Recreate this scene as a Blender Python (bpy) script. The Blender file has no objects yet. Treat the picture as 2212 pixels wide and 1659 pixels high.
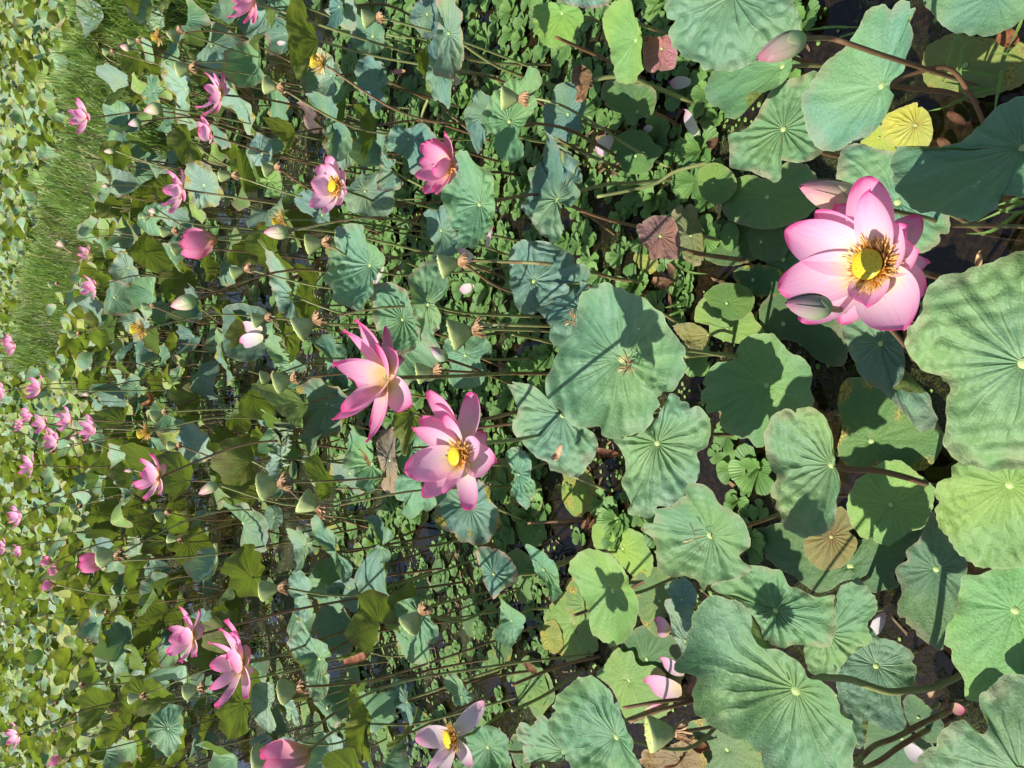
import bpy, math, random
import numpy as np
from mathutils import Vector
random.seed(7); RNG = np.random.default_rng(7)
SC = bpy.context.scene
COL = SC.collection
# ------------------------------------------------------------------ camera
# the photograph was taken upright and is shown turned a quarter: picture left is up in the world
HC, PITCH, FPX = 1.9, math.radians(38.0), 1598.0
O = np.array([0.0, 0.0, HC])
F = np.array([0.0, math.cos(PITCH), -math.sin(PITCH)])
U = np.array([0.0, math.sin(PITCH), math.cos(PITCH)])
R_ = np.array([1.0, 0.0, 0.0])
cam_d = bpy.data.cameras.new('camera'); cam = bpy.data.objects.new('camera', cam_d); COL.objects.link(cam)
cam_d.sensor_width = 36.0; cam_d.lens = 36.0 * FPX / 2212.0
cam_d.clip_start = 0.02; cam_d.clip_end = 2000
from mathutils import Matrix
Xc, Yc, Zc = -U, R_, -F
cam.matrix_world = Matrix(((Xc[0], Yc[0], Zc[0], O[0]), (Xc[1], Yc[1], Zc[1], O[1]), (Xc[2], Yc[2], Zc[2], O[2]), (0, 0, 0, 1)))
SC.camera = cam
# ------------------------------------------------------------------ sky and sun
SUN_DIR = Vector((0.60, -0.10, -1.0)).normalized()          # the way the light travels: from the world's left
SUN_EL = math.asin(-SUN_DIR.z); SUN_AZ = math.atan2(-SUN_DIR.x, -SUN_DIR.y)
W = bpy.data.worlds.new('World'); SC.world = W; W.use_nodes = True
wn = W.node_tree.nodes; wl = W.node_tree.links; wn.clear()
sky = wn.new('ShaderNodeTexSky'); sky.sky_type = 'NISHITA'; sky.sun_disc = False
sky.sun_elevation = SUN_EL; sky.sun_rotation = SUN_AZ
sky.air_density = 1.0; sky.dust_density = 1.2; sky.ozone_density = 1.0
bg = wn.new('ShaderNodeBackground'); bg.inputs['Strength'].default_value = 0.09
wo = wn.new('ShaderNodeOutputWorld'); wl.new(sky.outputs[0], bg.inputs[0]); wl.new(bg.outputs[0], wo.inputs[0])
sun_d = bpy.data.lights.new('sun', 'SUN'); sun_d.energy = 4.4; sun_d.angle = math.radians(0.53); sun_d.color = (1.0, 0.95, 0.86)
sun = bpy.data.objects.new('sun', sun_d); COL.objects.link(sun)
sun.rotation_euler = SUN_DIR.to_track_quat('-Z', 'Y').to_euler()
vs = SC.view_settings; vs.view_transform = 'Standard'; vs.look = 'None'; vs.exposure = 0.95; vs.gamma = 1.0; vs.use_curve_mapping = False
SC.render.engine = 'CYCLES'
SC.cycles.max_bounces = 5; SC.cycles.diffuse_bounces = 3; SC.cycles.glossy_bounces = 2; SC.cycles.transmission_bounces = 3; SC.cycles.transparent_max_bounces = 4
SC.cycles.use_adaptive_sampling = True; SC.cycles.adaptive_threshold = 0.03; SC.cycles.caustics_reflective = False; SC.cycles.caustics_refractive = False
SC.cycles.use_denoising = True

# ------------------------------------------------------------------ pixel helpers (photo frame of 2212 x 1659)
def ray(px, py):
    return F + (829.5 - py) / FPX * R_ - (px - 1106.0) / FPX * U
def at_z(px, py, z):
    d = ray(px, py); return O + d * ((z - HC) / d[2])
def at_d(px, py, dist):
    d = ray(px, py); return O + d * (dist / np.linalg.norm(d))
def proj(p):
    v = np.asarray(p) - O; t = v @ F
    return 1106.0 - (v @ U) / t * FPX, 829.5 - (v @ R_) / t * FPX, np.linalg.norm(v)
def T(tile, pts):
    c, r = int(tile[0]), int(tile[1])
    return [(553.0 * c + x / 4.0, 414.75 * r + y / 4.0) for x, y in pts]
def nrm(v):
    v = np.asarray(v, float); return v / (np.linalg.norm(v) + 1e-12)

# ------------------------------------------------------------------ object helpers
def empty(name, loc, label, cat, group=None):
    o = bpy.data.objects.new(name, None); COL.objects.link(o); o.location = tuple(loc); o.empty_display_size = 0.02
    o['label'] = label; o['category'] = cat
    if group: o['group'] = group
    return o
def link(name, me, parent=None, loc=(0, 0, 0), color=None):
    o = bpy.data.objects.new(name, me); COL.objects.link(o); o.location = tuple(loc)
    if parent is not None: o.parent = parent
    if color is not None: o.color = color
    return o
def mesh(name, V, Fc, mat, uv=None, uv2=None, smooth=True):
    me = bpy.data.meshes.new(name)
    me.from_pydata([tuple(v) for v in np.asarray(V, float)], [], Fc)
    if smooth: me.polygons.foreach_set('use_smooth', [True] * len(me.polygons))
    if uv is not None or uv2 is not None:
        li = np.empty(len(me.loops), np.int32); me.loops.foreach_get('vertex_index', li)
        for nm, u in (('UVMap', uv), ('rim', uv2)):
            if u is not None:
                l = me.uv_layers.new(name=nm); l.data.foreach_set('uv', np.asarray(u, np.float32)[li].ravel())
    for m in (mat if isinstance(mat, (list, tuple)) else [mat]): me.materials.append(m)
    me.update(); return me

# ------------------------------------------------------------------ materials
def newmat(name):
    m = bpy.data.materials.new(name); m.use_nodes = True; m.node_tree.nodes.clear(); return m
class NB:
    def __init__(s, m): s.t = m.node_tree
    def n(s, typ, **kw):
        nd = s.t.nodes.new(typ)
        for k, v in kw.items(): setattr(nd, k, v)
        return nd
    def l(s, a, b): s.t.links.new(a, b)
    def put(s, sock, v):
        if hasattr(v, 'is_output') or isinstance(v, bpy.types.NodeSocket): s.l(v, sock)
        else: sock.default_value = v
    def math(s, op, a, b=None, c=None, clamp=False):
        nd = s.n('ShaderNodeMath', operation=op); nd.use_clamp = clamp
        s.put(nd.inputs[0], a)
        if b is not None: s.put(nd.inputs[1], b)
        if c is not None: s.put(nd.inputs[2], c)
        return nd.outputs[0]
    def mix(s, fac, a, b, blend='MIX'):
        nd = s.n('ShaderNodeMix', data_type='RGBA', blend_type=blend); nd.clamp_factor = True
        s.put(nd.inputs[0], fac); s.put(nd.inputs[6], a); s.put(nd.inputs[7], b); return nd.outputs[2]
    def noise(s, vec, scale, detail=3.0, rough=0.55, out=0):
        nd = s.n('ShaderNodeTexNoise'); s.put(nd.inputs['Scale'], scale); nd.inputs['Detail'].default_value = detail; nd.inputs['Roughness'].default_value = rough
        if vec is not None: s.l(vec, nd.inputs['Vector'])
        return nd.outputs[out]
    def step(s, v, a, b, lo=0.0, hi=1.0):
        nd = s.n('ShaderNodeMapRange', interpolation_type='SMOOTHSTEP'); s.put(nd.inputs[0], v)
        s.put(nd.inputs[1], a); s.put(nd.inputs[2], b); s.put(nd.inputs[3], lo); s.put(nd.inputs[4], hi); return nd.outputs[0]
    def bump(s, h, strength, dist, prev=None):
        nd = s.n('ShaderNodeBump'); s.put(nd.inputs['Strength'], strength); s.put(nd.inputs['Distance'], dist); s.l(h, nd.inputs['Height'])
        if prev is not None: s.l(prev, nd.inputs['Normal'])
        return nd.outputs[0]
    def bsdf(s, color, rough, normal=None, spec=0.4, transl=None, tfac=0.3, sheen=0.0):
        p = s.n('ShaderNodeBsdfPrincipled'); s.put(p.inputs['Base Color'], color); s.put(p.inputs['Roughness'], rough)
        s.put(p.inputs['Specular IOR Level'], spec)
        if sheen: p.inputs['Sheen Weight'].default_value = sheen
        if normal is not None: s.l(normal, p.inputs['Normal'])
        out = s.n('ShaderNodeOutputMaterial'); sh = p.outputs[0]
        if transl is not None:
            t = s.n('ShaderNodeBsdfTranslucent'); s.put(t.inputs[0], transl)
            if normal is not None: s.l(normal, t.inputs[1])
            mx = s.n('ShaderNodeMixShader'); s.put(mx.inputs[0], tfac); s.l(sh, mx.inputs[1]); s.l(t.outputs[0], mx.inputs[2]); sh = mx.outputs[0]
        s.l(sh, out.inputs[0])

def leaf_material(name, veins=1.0, spots=0.0, plain=None, wax=1.0, vcol=None):
    """lotus leaf: the object's colour on the upper face, olive underneath, ribs fanning from the navel, dry margin by the colour's alpha"""
    m = newmat(name); b = NB(m)
    oi = b.n('ShaderNodeObjectInfo')
    uvn = b.n('ShaderNodeUVMap', uv_map='UVMap'); rimn = b.n('ShaderNodeUVMap', uv_map='rim')
    sep = b.n('ShaderNodeSeparateXYZ'); b.l(uvn.outputs[0], sep.inputs[0])
    rs = b.n('ShaderNodeSeparateXYZ'); b.l(rimn.outputs[0], rs.inputs[0]); s, vstr = rs.outputs[0], rs.outputs[1]
    ofs = b.n('ShaderNodeVectorMath', operation='ADD'); b.l(uvn.outputs[0], ofs.inputs[0])
    cmb = b.n('ShaderNodeCombineXYZ'); b.l(b.math('MULTIPLY', oi.outputs['Random'], 37.0), cmb.inputs[0]); b.l(b.math('MULTIPLY', oi.outputs['Random'], 91.0), cmb.inputs[1])
    b.l(cmb.outputs[0], ofs.inputs[1]); vec = ofs.outputs[0]
    x, y = sep.outputs[0], sep.outputs[1]
    r = b.math('SQRT', b.math('ADD', b.math('MULTIPLY', x, x), b.math('MULTIPLY', y, y)))
    tone = b.n('ShaderNodeAttribute', attribute_name='tone'); ts = b.n('ShaderNodeSeparateColor'); b.l(tone.outputs['Color'], ts.inputs[0])
    n_lo, n_mid, streak = ts.outputs[0], ts.outputs[1], ts.outputs[2]
    n_hi = b.noise(vec, 17.0, 3, 0.68)
    th = b.math('ADD', b.math('ARCTAN2', y, x), b.math('MULTIPLY', b.math('MULTIPLY', b.math('SUBTRACT', n_mid, 0.5), r), 0.55))
    def vein(nv, w, ph):
        f = b.math('FRACT', b.math('ADD', b.math('MULTIPLY', th, nv / (2 * math.pi)), ph))
        d = b.math('MULTIPLY', b.math('ABSOLUTE', b.math('SUBTRACT', f, 0.5)), 2 * math.pi / nv)
        return b.math('MULTIPLY', d, r)
    d1 = vein(19, 0, 0.0); v1 = b.step(d1, 0.024, 0.0); soft = b.step(d1, 0.13, 0.0)
    v2 = b.math('MULTIPLY', b.step(vein(38, 0, 0.5), 0.016, 0.0), b.step(r, 0.4, 0.65))
    fade = b.step(s, 0.98, 0.35)
    vm = b.math('MULTIPLY', b.math('MULTIPLY', b.math('MAXIMUM', v1, b.math('MULTIPLY', v2, 0.5)), b.math('ADD', b.math('MULTIPLY', fade, 0.75), 0.25)), vstr)
    base = (plain[0], plain[1], plain[2], 1) if plain is not None else oi.outputs['Color']
    c = b.mix(b.step(n_lo, 0.35, 0.7), base, b.mix(1.0, base, (1.28, 1.12, 0.78, 1), 'MULTIPLY'))
    c = b.mix(b.math('MULTIPLY', b.step(b.math('ADD', b.math('MULTIPLY', streak, 0.7), b.math('MULTIPLY', n_mid, 0.3)), 0.45, 0.72), 0.6 * wax), c, b.mix(1.0, c, (1.35, 1.28, 1.65, 1), 'MULTIPLY'))
    c = b.mix(b.math('MULTIPLY', b.step(n_hi, 0.38, 0.62), 0.32), c, b.mix(1.0, c, (0.66, 0.70, 0.66, 1), 'MULTIPLY'))
    c = b.mix(b.math('MULTIPLY', b.step(streak, 0.5, 0.3), 0.35), c, b.mix(1.0, c, (0.72, 0.78, 0.80, 1), 'MULTIPLY'))
    c = b.mix(b.math('MULTIPLY', vm, 0.32 * veins), c, vcol or b.mix(0.5, b.mix(1.0, c, (1.5, 1.45, 1.2, 1), 'MULTIPLY'), (0.32, 0.42, 0.16, 1)))
    rimw = b.math('ADD', s, b.math('MULTIPLY', b.math('SUBTRACT', n_mid, 0.5), 0.55))
    dry = b.math('MULTIPLY', b.step(rimw, 0.80, 1.02), oi.outputs['Alpha'])
    c = b.mix(b.math('MULTIPLY', dry, 0.8), c, b.mix(n_hi, (0.24, 0.12, 0.08, 1), (0.42, 0.28, 0.20, 1)))
    edge = b.step(s, 0.972, 1.0)
    c = b.mix(b.math('MULTIPLY', edge, 0.3), c, (0.34, 0.40, 0.18, 1))
    if spots > 0.1:
        vs2 = b.n('ShaderNodeTexVoronoi'); vs2.inputs['Scale'].default_value = 5.5; b.l(vec, vs2.inputs['Vector'])
        sw = b.n('ShaderNodeSeparateColor'); b.l(vs2.outputs['Color'], sw.inputs[0])
        sp = b.math('MULTIPLY', b.step(b.math('ADD', vs2.outputs['Distance'], b.math('MULTIPLY', b.math('SUBTRACT', n_hi, 0.5), 0.30)), 0.16, 0.04), b.step(sw.outputs[0], 0.86 - 0.35 * spots, 0.92 - 0.35 * spots))
        c = b.mix(b.math('MULTIPLY', sp, 0.30 + 0.6 * spots), c, b.mix(b.step(n_hi, 0.4, 0.6), (0.34, 0.28, 0.03, 1), (0.10, 0.045, 0.02, 1)))
    if spots > 0.5:      # yellowing, rotting patches
        c = b.mix(b.step(b.math('ADD', b.math('MULTIPLY', n_mid, 0.6), b.math('MULTIPLY', s, 0.3)), 0.56, 0.66), c, b.mix(b.step(n_hi, 0.42, 0.6), (0.36, 0.34, 0.05, 1), (0.13, 0.06, 0.02, 1)))
    geo = b.n('ShaderNodeNewGeometry')
    under = b.mix(0.60, b.mix(1.0, base, (1.25, 1.05, 0.55, 1), 'MULTIPLY'), (0.15, 0.18, 0.03, 1))
    under = b.mix(b.math('MULTIPLY', b.step(b.math('ADD', b.math('MULTIPLY', n_mid, 0.6), b.math('MULTIPLY', n_hi, 0.4)), 0.44, 0.58), 0.75), under, (0.10, 0.075, 0.02, 1))
    under = b.mix(b.math('MULTIPLY', b.math('MAXIMUM', v1, v2), 0.5), under, (0.25, 0.20, 0.07, 1))
    c = b.mix(geo.outputs['Backfacing'], c, under)
    h = b.math('ADD', b.math('MULTIPLY', b.math('ADD', b.math('MULTIPLY', soft, 0.9), b.math('MULTIPLY', vm, 0.5)), b.math('MULTIPLY', b.math('ADD', b.math('MULTIPLY', fade, 0.8), 0.2), vstr)), b.math('MULTIPLY', n_hi, 0.75))
    bp = b.bump(h, 0.6, 0.0065)
    tr = b.mix(0.5, b.mix(1.0, base, (2.0, 1.9, 0.9, 1), 'MULTIPLY'), (0.25, 0.32, 0.025, 1))
    tr = b.mix(b.math('MULTIPLY', dry, 0.7), tr, (0.2, 0.1, 0.04, 1))
    b.bsdf(c, 0.56, bp, 0.45, tr, 0.26)
    return m

def petal_material(name):
    m = newmat(name); b = NB(m); oi = b.n('ShaderNodeObjectInfo')
    uvn = b.n('ShaderNodeUVMap', uv_map='UVMap'); sep = b.n('ShaderNodeSeparateXYZ'); b.l(uvn.outputs[0], sep.inputs[0])
    u, v = sep.outputs[0], sep.outputs[1]
    au = b.math('ABSOLUTE', b.math('SUBTRACT', u, 0.5))
    mp = b.n('ShaderNodeMapping'); b.l(uvn.outputs[0], mp.inputs[0]); mp.inputs['Scale'].default_value = (46, 1.8, 1)
    line = b.noise(mp.outputs[0], 1.0, 2)
    vv = b.math('ADD', v, b.math('MULTIPLY', b.math('MULTIPLY', au, au), 0.6))
    vv = b.math('ADD', vv, b.math('MULTIPLY', b.math('SUBTRACT', line, 0.5), 0.12))
    cr = b.n('ShaderNodeValToRGB'); b.l(vv, cr.inputs[0]); e = cr.color_ramp.elements
    e[0].position = 0.12; e[0].color = (0.72, 0.60, 0.24, 1)
    e[1].position = 1.06 - 0.06; e[1].color = (0.70, 0.10, 0.31, 1)
    for p, c in ((0.28, (0.78, 0.66, 0.50, 1)), (0.44, (0.78, 0.54, 0.63, 1)), (0.68, (0.77, 0.43, 0.59, 1)), (0.92, (0.76, 0.29, 0.50, 1))):
        k = e.new(p); k.color = c
    c = b.mix(1.0, cr.outputs[0], oi.outputs['Color'], 'MULTIPLY')
    white = b.mix(b.step(v, 0.6, 1.0), (0.68, 0.64, 0.65, 1), (0.68, 0.42, 0.54, 1))
    c = b.mix(b.math('SUBTRACT', 1.0, oi.outputs['Alpha']), c, white)
    c = b.mix(b.math('MULTIPLY', b.step(line, 0.48, 0.72), 0.42), c, b.mix(1.0, c, (0.97, 0.62, 0.78, 1), 'MULTIPLY'))
    bru = b.noise(uvn.outputs[0], 5.0, 3, 0.6); c = b.mix(b.math('MULTIPLY', b.step(bru, 0.62, 0.8), 0.25), c, b.mix(1.0, c, (0.85, 0.62, 0.62, 1), 'MULTIPLY'))
    bp = b.bump(line, 0.25, 0.002)
    b.bsdf(c, 0.5, bp, 0.3, b.mix(1.0, c, (1.2, 0.95, 1.02, 1), 'MULTIPLY'), 0.52)
    return m

def bud_material():
    m = newmat('lotus_bud_petal'); b = NB(m); oi = b.n('ShaderNodeObjectInfo')
    uvn = b.n('ShaderNodeUVMap', uv_map='UVMap'); sep = b.n('ShaderNodeSeparateXYZ'); b.l(uvn.outputs[0], sep.inputs[0])
    mp = b.n('ShaderNodeMapping'); b.l(uvn.outputs[0], mp.inputs[0]); mp.inputs['Scale'].default_value = (30, 2.0, 1)
    line = b.noise(mp.outputs[0], 1.0, 2); au = b.math('ABSOLUTE', b.math('SUBTRACT', sep.outputs[0], 0.5))
    v = b.math('ADD', b.math('ADD', sep.outputs[1], b.math('MULTIPLY', b.math('SUBTRACT', line, 0.5), 0.18)), b.math('MULTIPLY', au, 0.10))
    cr = b.n('ShaderNodeValToRGB'); b.l(v, cr.inputs[0]); e = cr.color_ramp.elements
    e[0].position = 0.05; e[0].color = (0.33, 0.38, 0.17, 1); e[1].position = 1.0; e[1].color = (0.56, 0.14, 0.26, 1)
    for p, c in ((0.30, (0.50, 0.44, 0.27, 1)), (0.50, (0.58, 0.39, 0.33, 1)), (0.78, (0.60, 0.29, 0.34, 1))):
        k = e.new(p); k.color = c
    c = b.mix(1.0, cr.outputs[0], oi.outputs['Color'], 'MULTIPLY')
    c = b.mix(b.math('MULTIPLY', b.step(au, 0.44, 0.5), 0.35), c, (0.48, 0.42, 0.33, 1))
    b.bsdf(c, 0.5, b.bump(line, 0.3, 0.002), 0.35, b.mix(1.0, c, (1.0, 0.8, 0.7, 1), 'MULTIPLY'), 0.15)
    return m

def flat_material(name, c1, c2, scale, rough=0.6, bumpd=0.002, transl=None, tf=0.2, objcol=False, detail=4, bstr=0.4, rnd=True):
    m = newmat(name); b = NB(m); tc = b.n('ShaderNodeTexCoord')
    n1 = b.noise(tc.outputs['Object'], scale, detail, 0.6)
    oi = b.n('ShaderNodeObjectInfo')
    c = b.mix(b.step(n1, 0.35, 0.65), (*c1, 1), (*c2, 1))
    if objcol: c = b.mix(1.0, c, oi.outputs['Color'], 'MULTIPLY')
    if rnd: c = b.mix(b.math('MULTIPLY', oi.outputs['Random'], 0.35), c, b.mix(1.0, c, (0.65, 0.7, 0.6, 1), 'MULTIPLY'))
    bp = b.bump(n1, bstr, bumpd) if bumpd else None
    b.bsdf(c, rough, bp, 0.35, (*transl, 1) if transl else None, tf)
    return m

def stem_material():
    m = newmat('stem_skin'); b = NB(m); tc = b.n('ShaderNodeTexCoord'); oi = b.n('ShaderNodeObjectInfo')
    mp = b.n('ShaderNodeMapping'); b.l(tc.outputs['Object'], mp.inputs[0]); mp.inputs['Scale'].default_value = (1, 1, 0.35)
    n1 = b.noise(mp.outputs[0], 38, 4, 0.6); n2 = b.noise(tc.outputs['Object'], 420, 2)
    c = b.mix(b.step(b.math('ADD', n1, b.math('MULTIPLY', b.math('SUBTRACT', oi.outputs['Random'], 0.5), 0.5)), 0.38, 0.62), (0.18, 0.10, 0.05, 1), (0.22, 0.24, 0.085, 1))
    c = b.mix(b.math('MULTIPLY', b.step(n2, 0.6, 0.75), 0.5), c, (0.06, 0.03, 0.02, 1))
    b.bsdf(c, 0.55, b.bump(n2, 0.5, 0.0015), 0.35)
    return m

def lettuce_material():
    m = newmat('water_lettuce_leaf'); b = NB(m); oi = b.n('ShaderNodeObjectInfo'); uvn = b.n('ShaderNodeUVMap', uv_map='UVMap')
    sep = b.n('ShaderNodeSeparateXYZ'); b.l(uvn.outputs[0], sep.inputs[0])
    rib = b.math('ABSOLUTE', b.math('SINE', b.math('MULTIPLY', b.math('SUBTRACT', sep.outputs[0], 0.5), 24.0)))
    n = b.noise(uvn.outputs[0], 6.0, 3)
    c = b.mix(oi.outputs['Random'], (0.062, 0.15, 0.038, 1), (0.135, 0.26, 0.06, 1))
    c = b.mix(b.math('MULTIPLY', b.step(rib, 0.35, 0.0), 0.5), c, (0.28, 0.40, 0.14, 1))
    c = b.mix(b.math('MULTIPLY', b.step(n, 0.55, 0.8), 0.4), c, (0.20, 0.26, 0.05, 1))
    b.bsdf(c, 0.5, b.bump(rib, 0.5, 0.003), 0.4, (0.30, 0.42, 0.05, 1), 0.22)
    return m

def water_material():
    m = newmat('pond_water'); b = NB(m); tc = b.n('ShaderNodeTexCoord'); g = tc.outputs['Object']
    n1 = b.noise(g, 2.3, 5, 0.6); n2 = b.noise(g, 55, 4, 0.65); n3 = b.noise(g, 190, 3, 0.6); rp = b.noise(g, 7.0, 2)
    scum = b.step(b.math('ADD', n1, b.math('MULTIPLY', b.math('SUBTRACT', n2, 0.5), 0.25)), 0.49, 0.58)
    c = b.mix(b.step(n2, 0.35, 0.7), (0.006, 0.005, 0.003, 1), (0.020, 0.012, 0.006, 1))
    sc = b.mix(b.step(n3, 0.4, 0.7), (0.012, 0.014, 0.005, 1), (0.06, 0.07, 0.015, 1))
    c = b.mix(scum, c, sc)
    h = b.math('ADD', b.math('MULTIPLY', rp, 0.15), b.math('MULTIPLY', scum, b.math('ADD', n2, b.math('MULTIPLY', n3, 0.5))))
    b.bsdf(c, b.math('ADD', 0.04, b.math('MULTIPLY', scum, 0.16)), b.bump(h, 0.75, 0.02), 0.32)
    return m

MAT_LEAF = leaf_material('lotus_leaf_blade')
MAT_LEAF_RED = leaf_material('lotus_leaf_red_veined', 1.6, 0.2, vcol=(0.42, 0.10, 0.05, 1))
MAT_LEAF_WORN = leaf_material('lotus_leaf_worn', 0.8, 0.75)
MAT_PETAL = petal_material('lotus_petal')
MAT_BUD = bud_material()
MAT_STEM = stem_material()
MAT_NAVEL = flat_material('leaf_navel', (0.28, 0.38, 0.13), (0.36, 0.43, 0.18), 300, 0.6)
MAT_NAVEL_B = flat_material('leaf_navel_brown', (0.18, 0.10, 0.06), (0.38, 0.34, 0.2), 300, 0.7)
MAT_SEEDTOP = flat_material('receptacle_yellow', (0.62, 0.47, 0.015), (0.56, 0.44, 0.02), 60, 0.45, 0.001, (0.7, 0.5, 0.02), 0.12)
MAT_SEED = flat_material('receptacle_seed', (0.48, 0.27, 0.01), (0.40, 0.24, 0.02), 90, 0.5)
MAT_STAMEN = flat_material('stamen_fresh', (0.96, 0.50, 0.03), (0.96, 0.60, 0.09), 190, 0.55, 0, (1.0, 0.60, 0.08), 0.62, rnd=False)
MAT_STAMEN_PALE = flat_material('stamen_fading', (0.74, 0.50, 0.14), (0.84, 0.66, 0.30), 190, 0.6, 0, (0.8, 0.55, 0.15), 0.4, rnd=False)
MAT_STAMEN_TIP = flat_material('stamen_tip', (0.86, 0.68, 0.36), (0.84, 0.56, 0.18), 190, 0.55, 0, (0.98, 0.80, 0.42), 0.5, rnd=False)
MAT_STAMEN_DRY = flat_material('stamen_dry', (0.31, 0.17, 0.085), (0.46, 0.29, 0.155), 150, 0.75, 0.001)
MAT_POD = flat_material('seed_pod_skin', (0.33, 0.42, 0.16), (0.44, 0.50, 0.22), 45, 0.5, 0.001, (0.42, 0.46, 0.1), 0.15)
MAT_PODTOP = flat_material('seed_pod_face', (0.40, 0.46, 0.12), (0.48, 0.50, 0.16), 70, 0.5, 0.001)
MAT_LETTUCE = lettuce_material()
MAT_DRY = flat_material('dry_leaf_litter', (0.075, 0.036, 0.018), (0.20, 0.11, 0.06), 40, 0.75, 0.004, (0.3, 0.12, 0.04), 0.15, True)
MAT_GRASS = flat_material('grass_blade_green', (0.13, 0.24, 0.05), (0.24, 0.36, 0.10), 3.0, 0.5, 0.001, (0.28, 0.40, 0.05), 0.3)
MAT_STRAW = flat_material('bank_straw', (0.34, 0.28, 0.13), (0.22, 0.20, 0.07), 3.0, 0.7, 0.001)
MAT_BANK = flat_material('bank_soil', (0.05, 0.06, 0.02), (0.05, 0.09, 0.02), 6.0, 0.9, 0.02)
MAT_WATER = water_material()
# far leaves: four fixed tints of the same leaf
MAT_FAR = [leaf_material('far_leaf_%d' % i, 0.8, 0.2, c) for i, c in enumerate([(0.12, 0.25, 0.12), (0.17, 0.30, 0.18), (0.17, 0.29, 0.06), (0.22, 0.29, 0.055)])]

# ------------------------------------------------------------------ setting
me = mesh('water', [(-120, -4, 0), (120, -4, 0), (120, 220, 0), (-120, 220, 0)], [(0, 1, 2, 3)], MAT_WATER, smooth=False)
water = link('water', me); water['kind'] = 'structure'; water['label'] = 'dark still pond water with scum between the lotus'

# ------------------------------------------------------------------ shape builders
def catmull(P, n, closed=False):
    P = np.asarray(P, float); m = len(P)
    if closed:
        t = np.arange(n) * m / n
    else:
        t = np.linspace(0, m - 1 - 1e-9, n)
    i = np.floor(t).astype(int); f = (t - i)[:, None]
    idx = (lambda k: k % m) if closed else (lambda k: np.clip(k, 0, m - 1))
    p0, p1, p2, p3 = P[idx(i - 1)], P[idx(i)], P[idx(i + 1)], P[idx(i + 2)]
    return 0.5 * ((2 * p1) + (-p0 + p2) * f + (2 * p0 - 5 * p1 + 4 * p2 - p3) * f ** 2 + (-p0 + 3 * p1 - 3 * p2 + p3) * f ** 3)
def closed_even(P, n):
    Q = catmull(P, n * 6, True); d = np.linalg.norm(np.roll(Q, -1, 0) - Q, axis=1); c = np.concatenate([[0], np.cumsum(d)])
    t = np.arange(n) * c[-1] / n; Qe = np.vstack([Q, Q[:1]])
    return np.stack([np.interp(t, c, Qe[:, k]) for k in range(Q.shape[1])], 1)
def grid_faces(nr, nt, ofs=1, center=0):
    Fc = [(center, ofs + k, ofs + (k + 1) % nt) for k in range(nt)]
    for j in range(nr - 1):
        a, b_ = ofs + j * nt, ofs + (j + 1) * nt
        Fc += [(a + k, b_ + k, b_ + (k + 1) % nt, a + (k + 1) % nt) for k in range(nt)]
    return Fc
def tube(pts, r0, r1, sides=7, n=None, straight=False):
    C = np.asarray(pts, float) if straight else catmull(pts, n or (len(pts) - 1) * 5 + 1)
    m = len(C); Tn = np.gradient(C, axis=0); V = []; Fc = []
    for i in range(m):
        t = nrm(Tn[i]); a = nrm(np.cross(t, (0.31, 0.95, 0.05))); b_ = np.cross(t, a); r = r0 + (r1 - r0) * i / (m - 1)
        for k in range(sides):
            q = 2 * math.pi * k / sides; V.append(C[i] + r * (math.cos(q) * a + math.sin(q) * b_))
    for i in range(m - 1):
        for k in range(sides):
            Fc.append((i * sides + k, i * sides + (k + 1) % sides, (i + 1) * sides + (k + 1) % sides, (i + 1) * sides + k))
    Fc.append(tuple(range(sides - 1, -1, -1))); Fc.append(tuple(range((m - 1) * sides, m * sides)))
    return V, Fc
def add_stem(root, base, pts, r0=0.0052, r1=0.0042, sides=7):
    """pts run from the head down to the water; in the world"""
    V, Fc = tube(pts, r1, r0, sides)
    return link('stem', mesh('stem', np.asarray(V) - base, Fc, MAT_STEM), root)
def stem_path(top, foot, bend=None, seed=0):
    rr = random.Random(seed); top = np.asarray(top, float); foot = np.asarray(foot, float); L = np.linalg.norm(top - foot)
    o = np.array([rr.uniform(-1, 1), rr.uniform(-1, 1), 0]) * L * 0.13
    return [top, top * 0.7 + foot * 0.3 + o * 0.9, top * 0.35 + foot * 0.65 + o * 0.6, foot]

def leaf_tone(seed, x, y, s):
    r = np.random.default_rng(seed + 77); th = np.arctan2(y, x); st = np.zeros_like(x)
    for k in (7, 11, 15, 19, 26, 33, 41, 52, 61): st += r.normal(0, 1) * np.sin(k * th + r.uniform(0, 6.28) + 1.5 * np.sin(3 * s + r.uniform(0, 6.28)))
    return np.stack([.5 + .38 * Bumps(seed + 1, 3.0)(x, y), .5 + .36 * Bumps(seed + 2, 10.0, 9)(x, y), .5 + .04 * st, np.ones_like(x)], -1)
def set_tone(me, t):
    a = me.color_attributes.new('tone', 'FLOAT_COLOR', 'POINT'); a.data.foreach_set('color', np.asarray(t, np.float32).ravel())

class Bumps:
    def __init__(s, seed, freq, k=7):
        r = np.random.default_rng(seed); a = r.uniform(0, 2 * math.pi, k); f = freq * r.uniform(0.6, 1.5, k)
        s.k = np.stack([np.cos(a) * f, np.sin(a) * f], 1); s.p = r.uniform(0, 6.28, k)
    def __call__(s, x, y):
        return np.sin(np.multiply.outer(x, s.k[:, 0]) + np.multiply.outer(y, s.k[:, 1]) + s.p).mean(-1)

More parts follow.
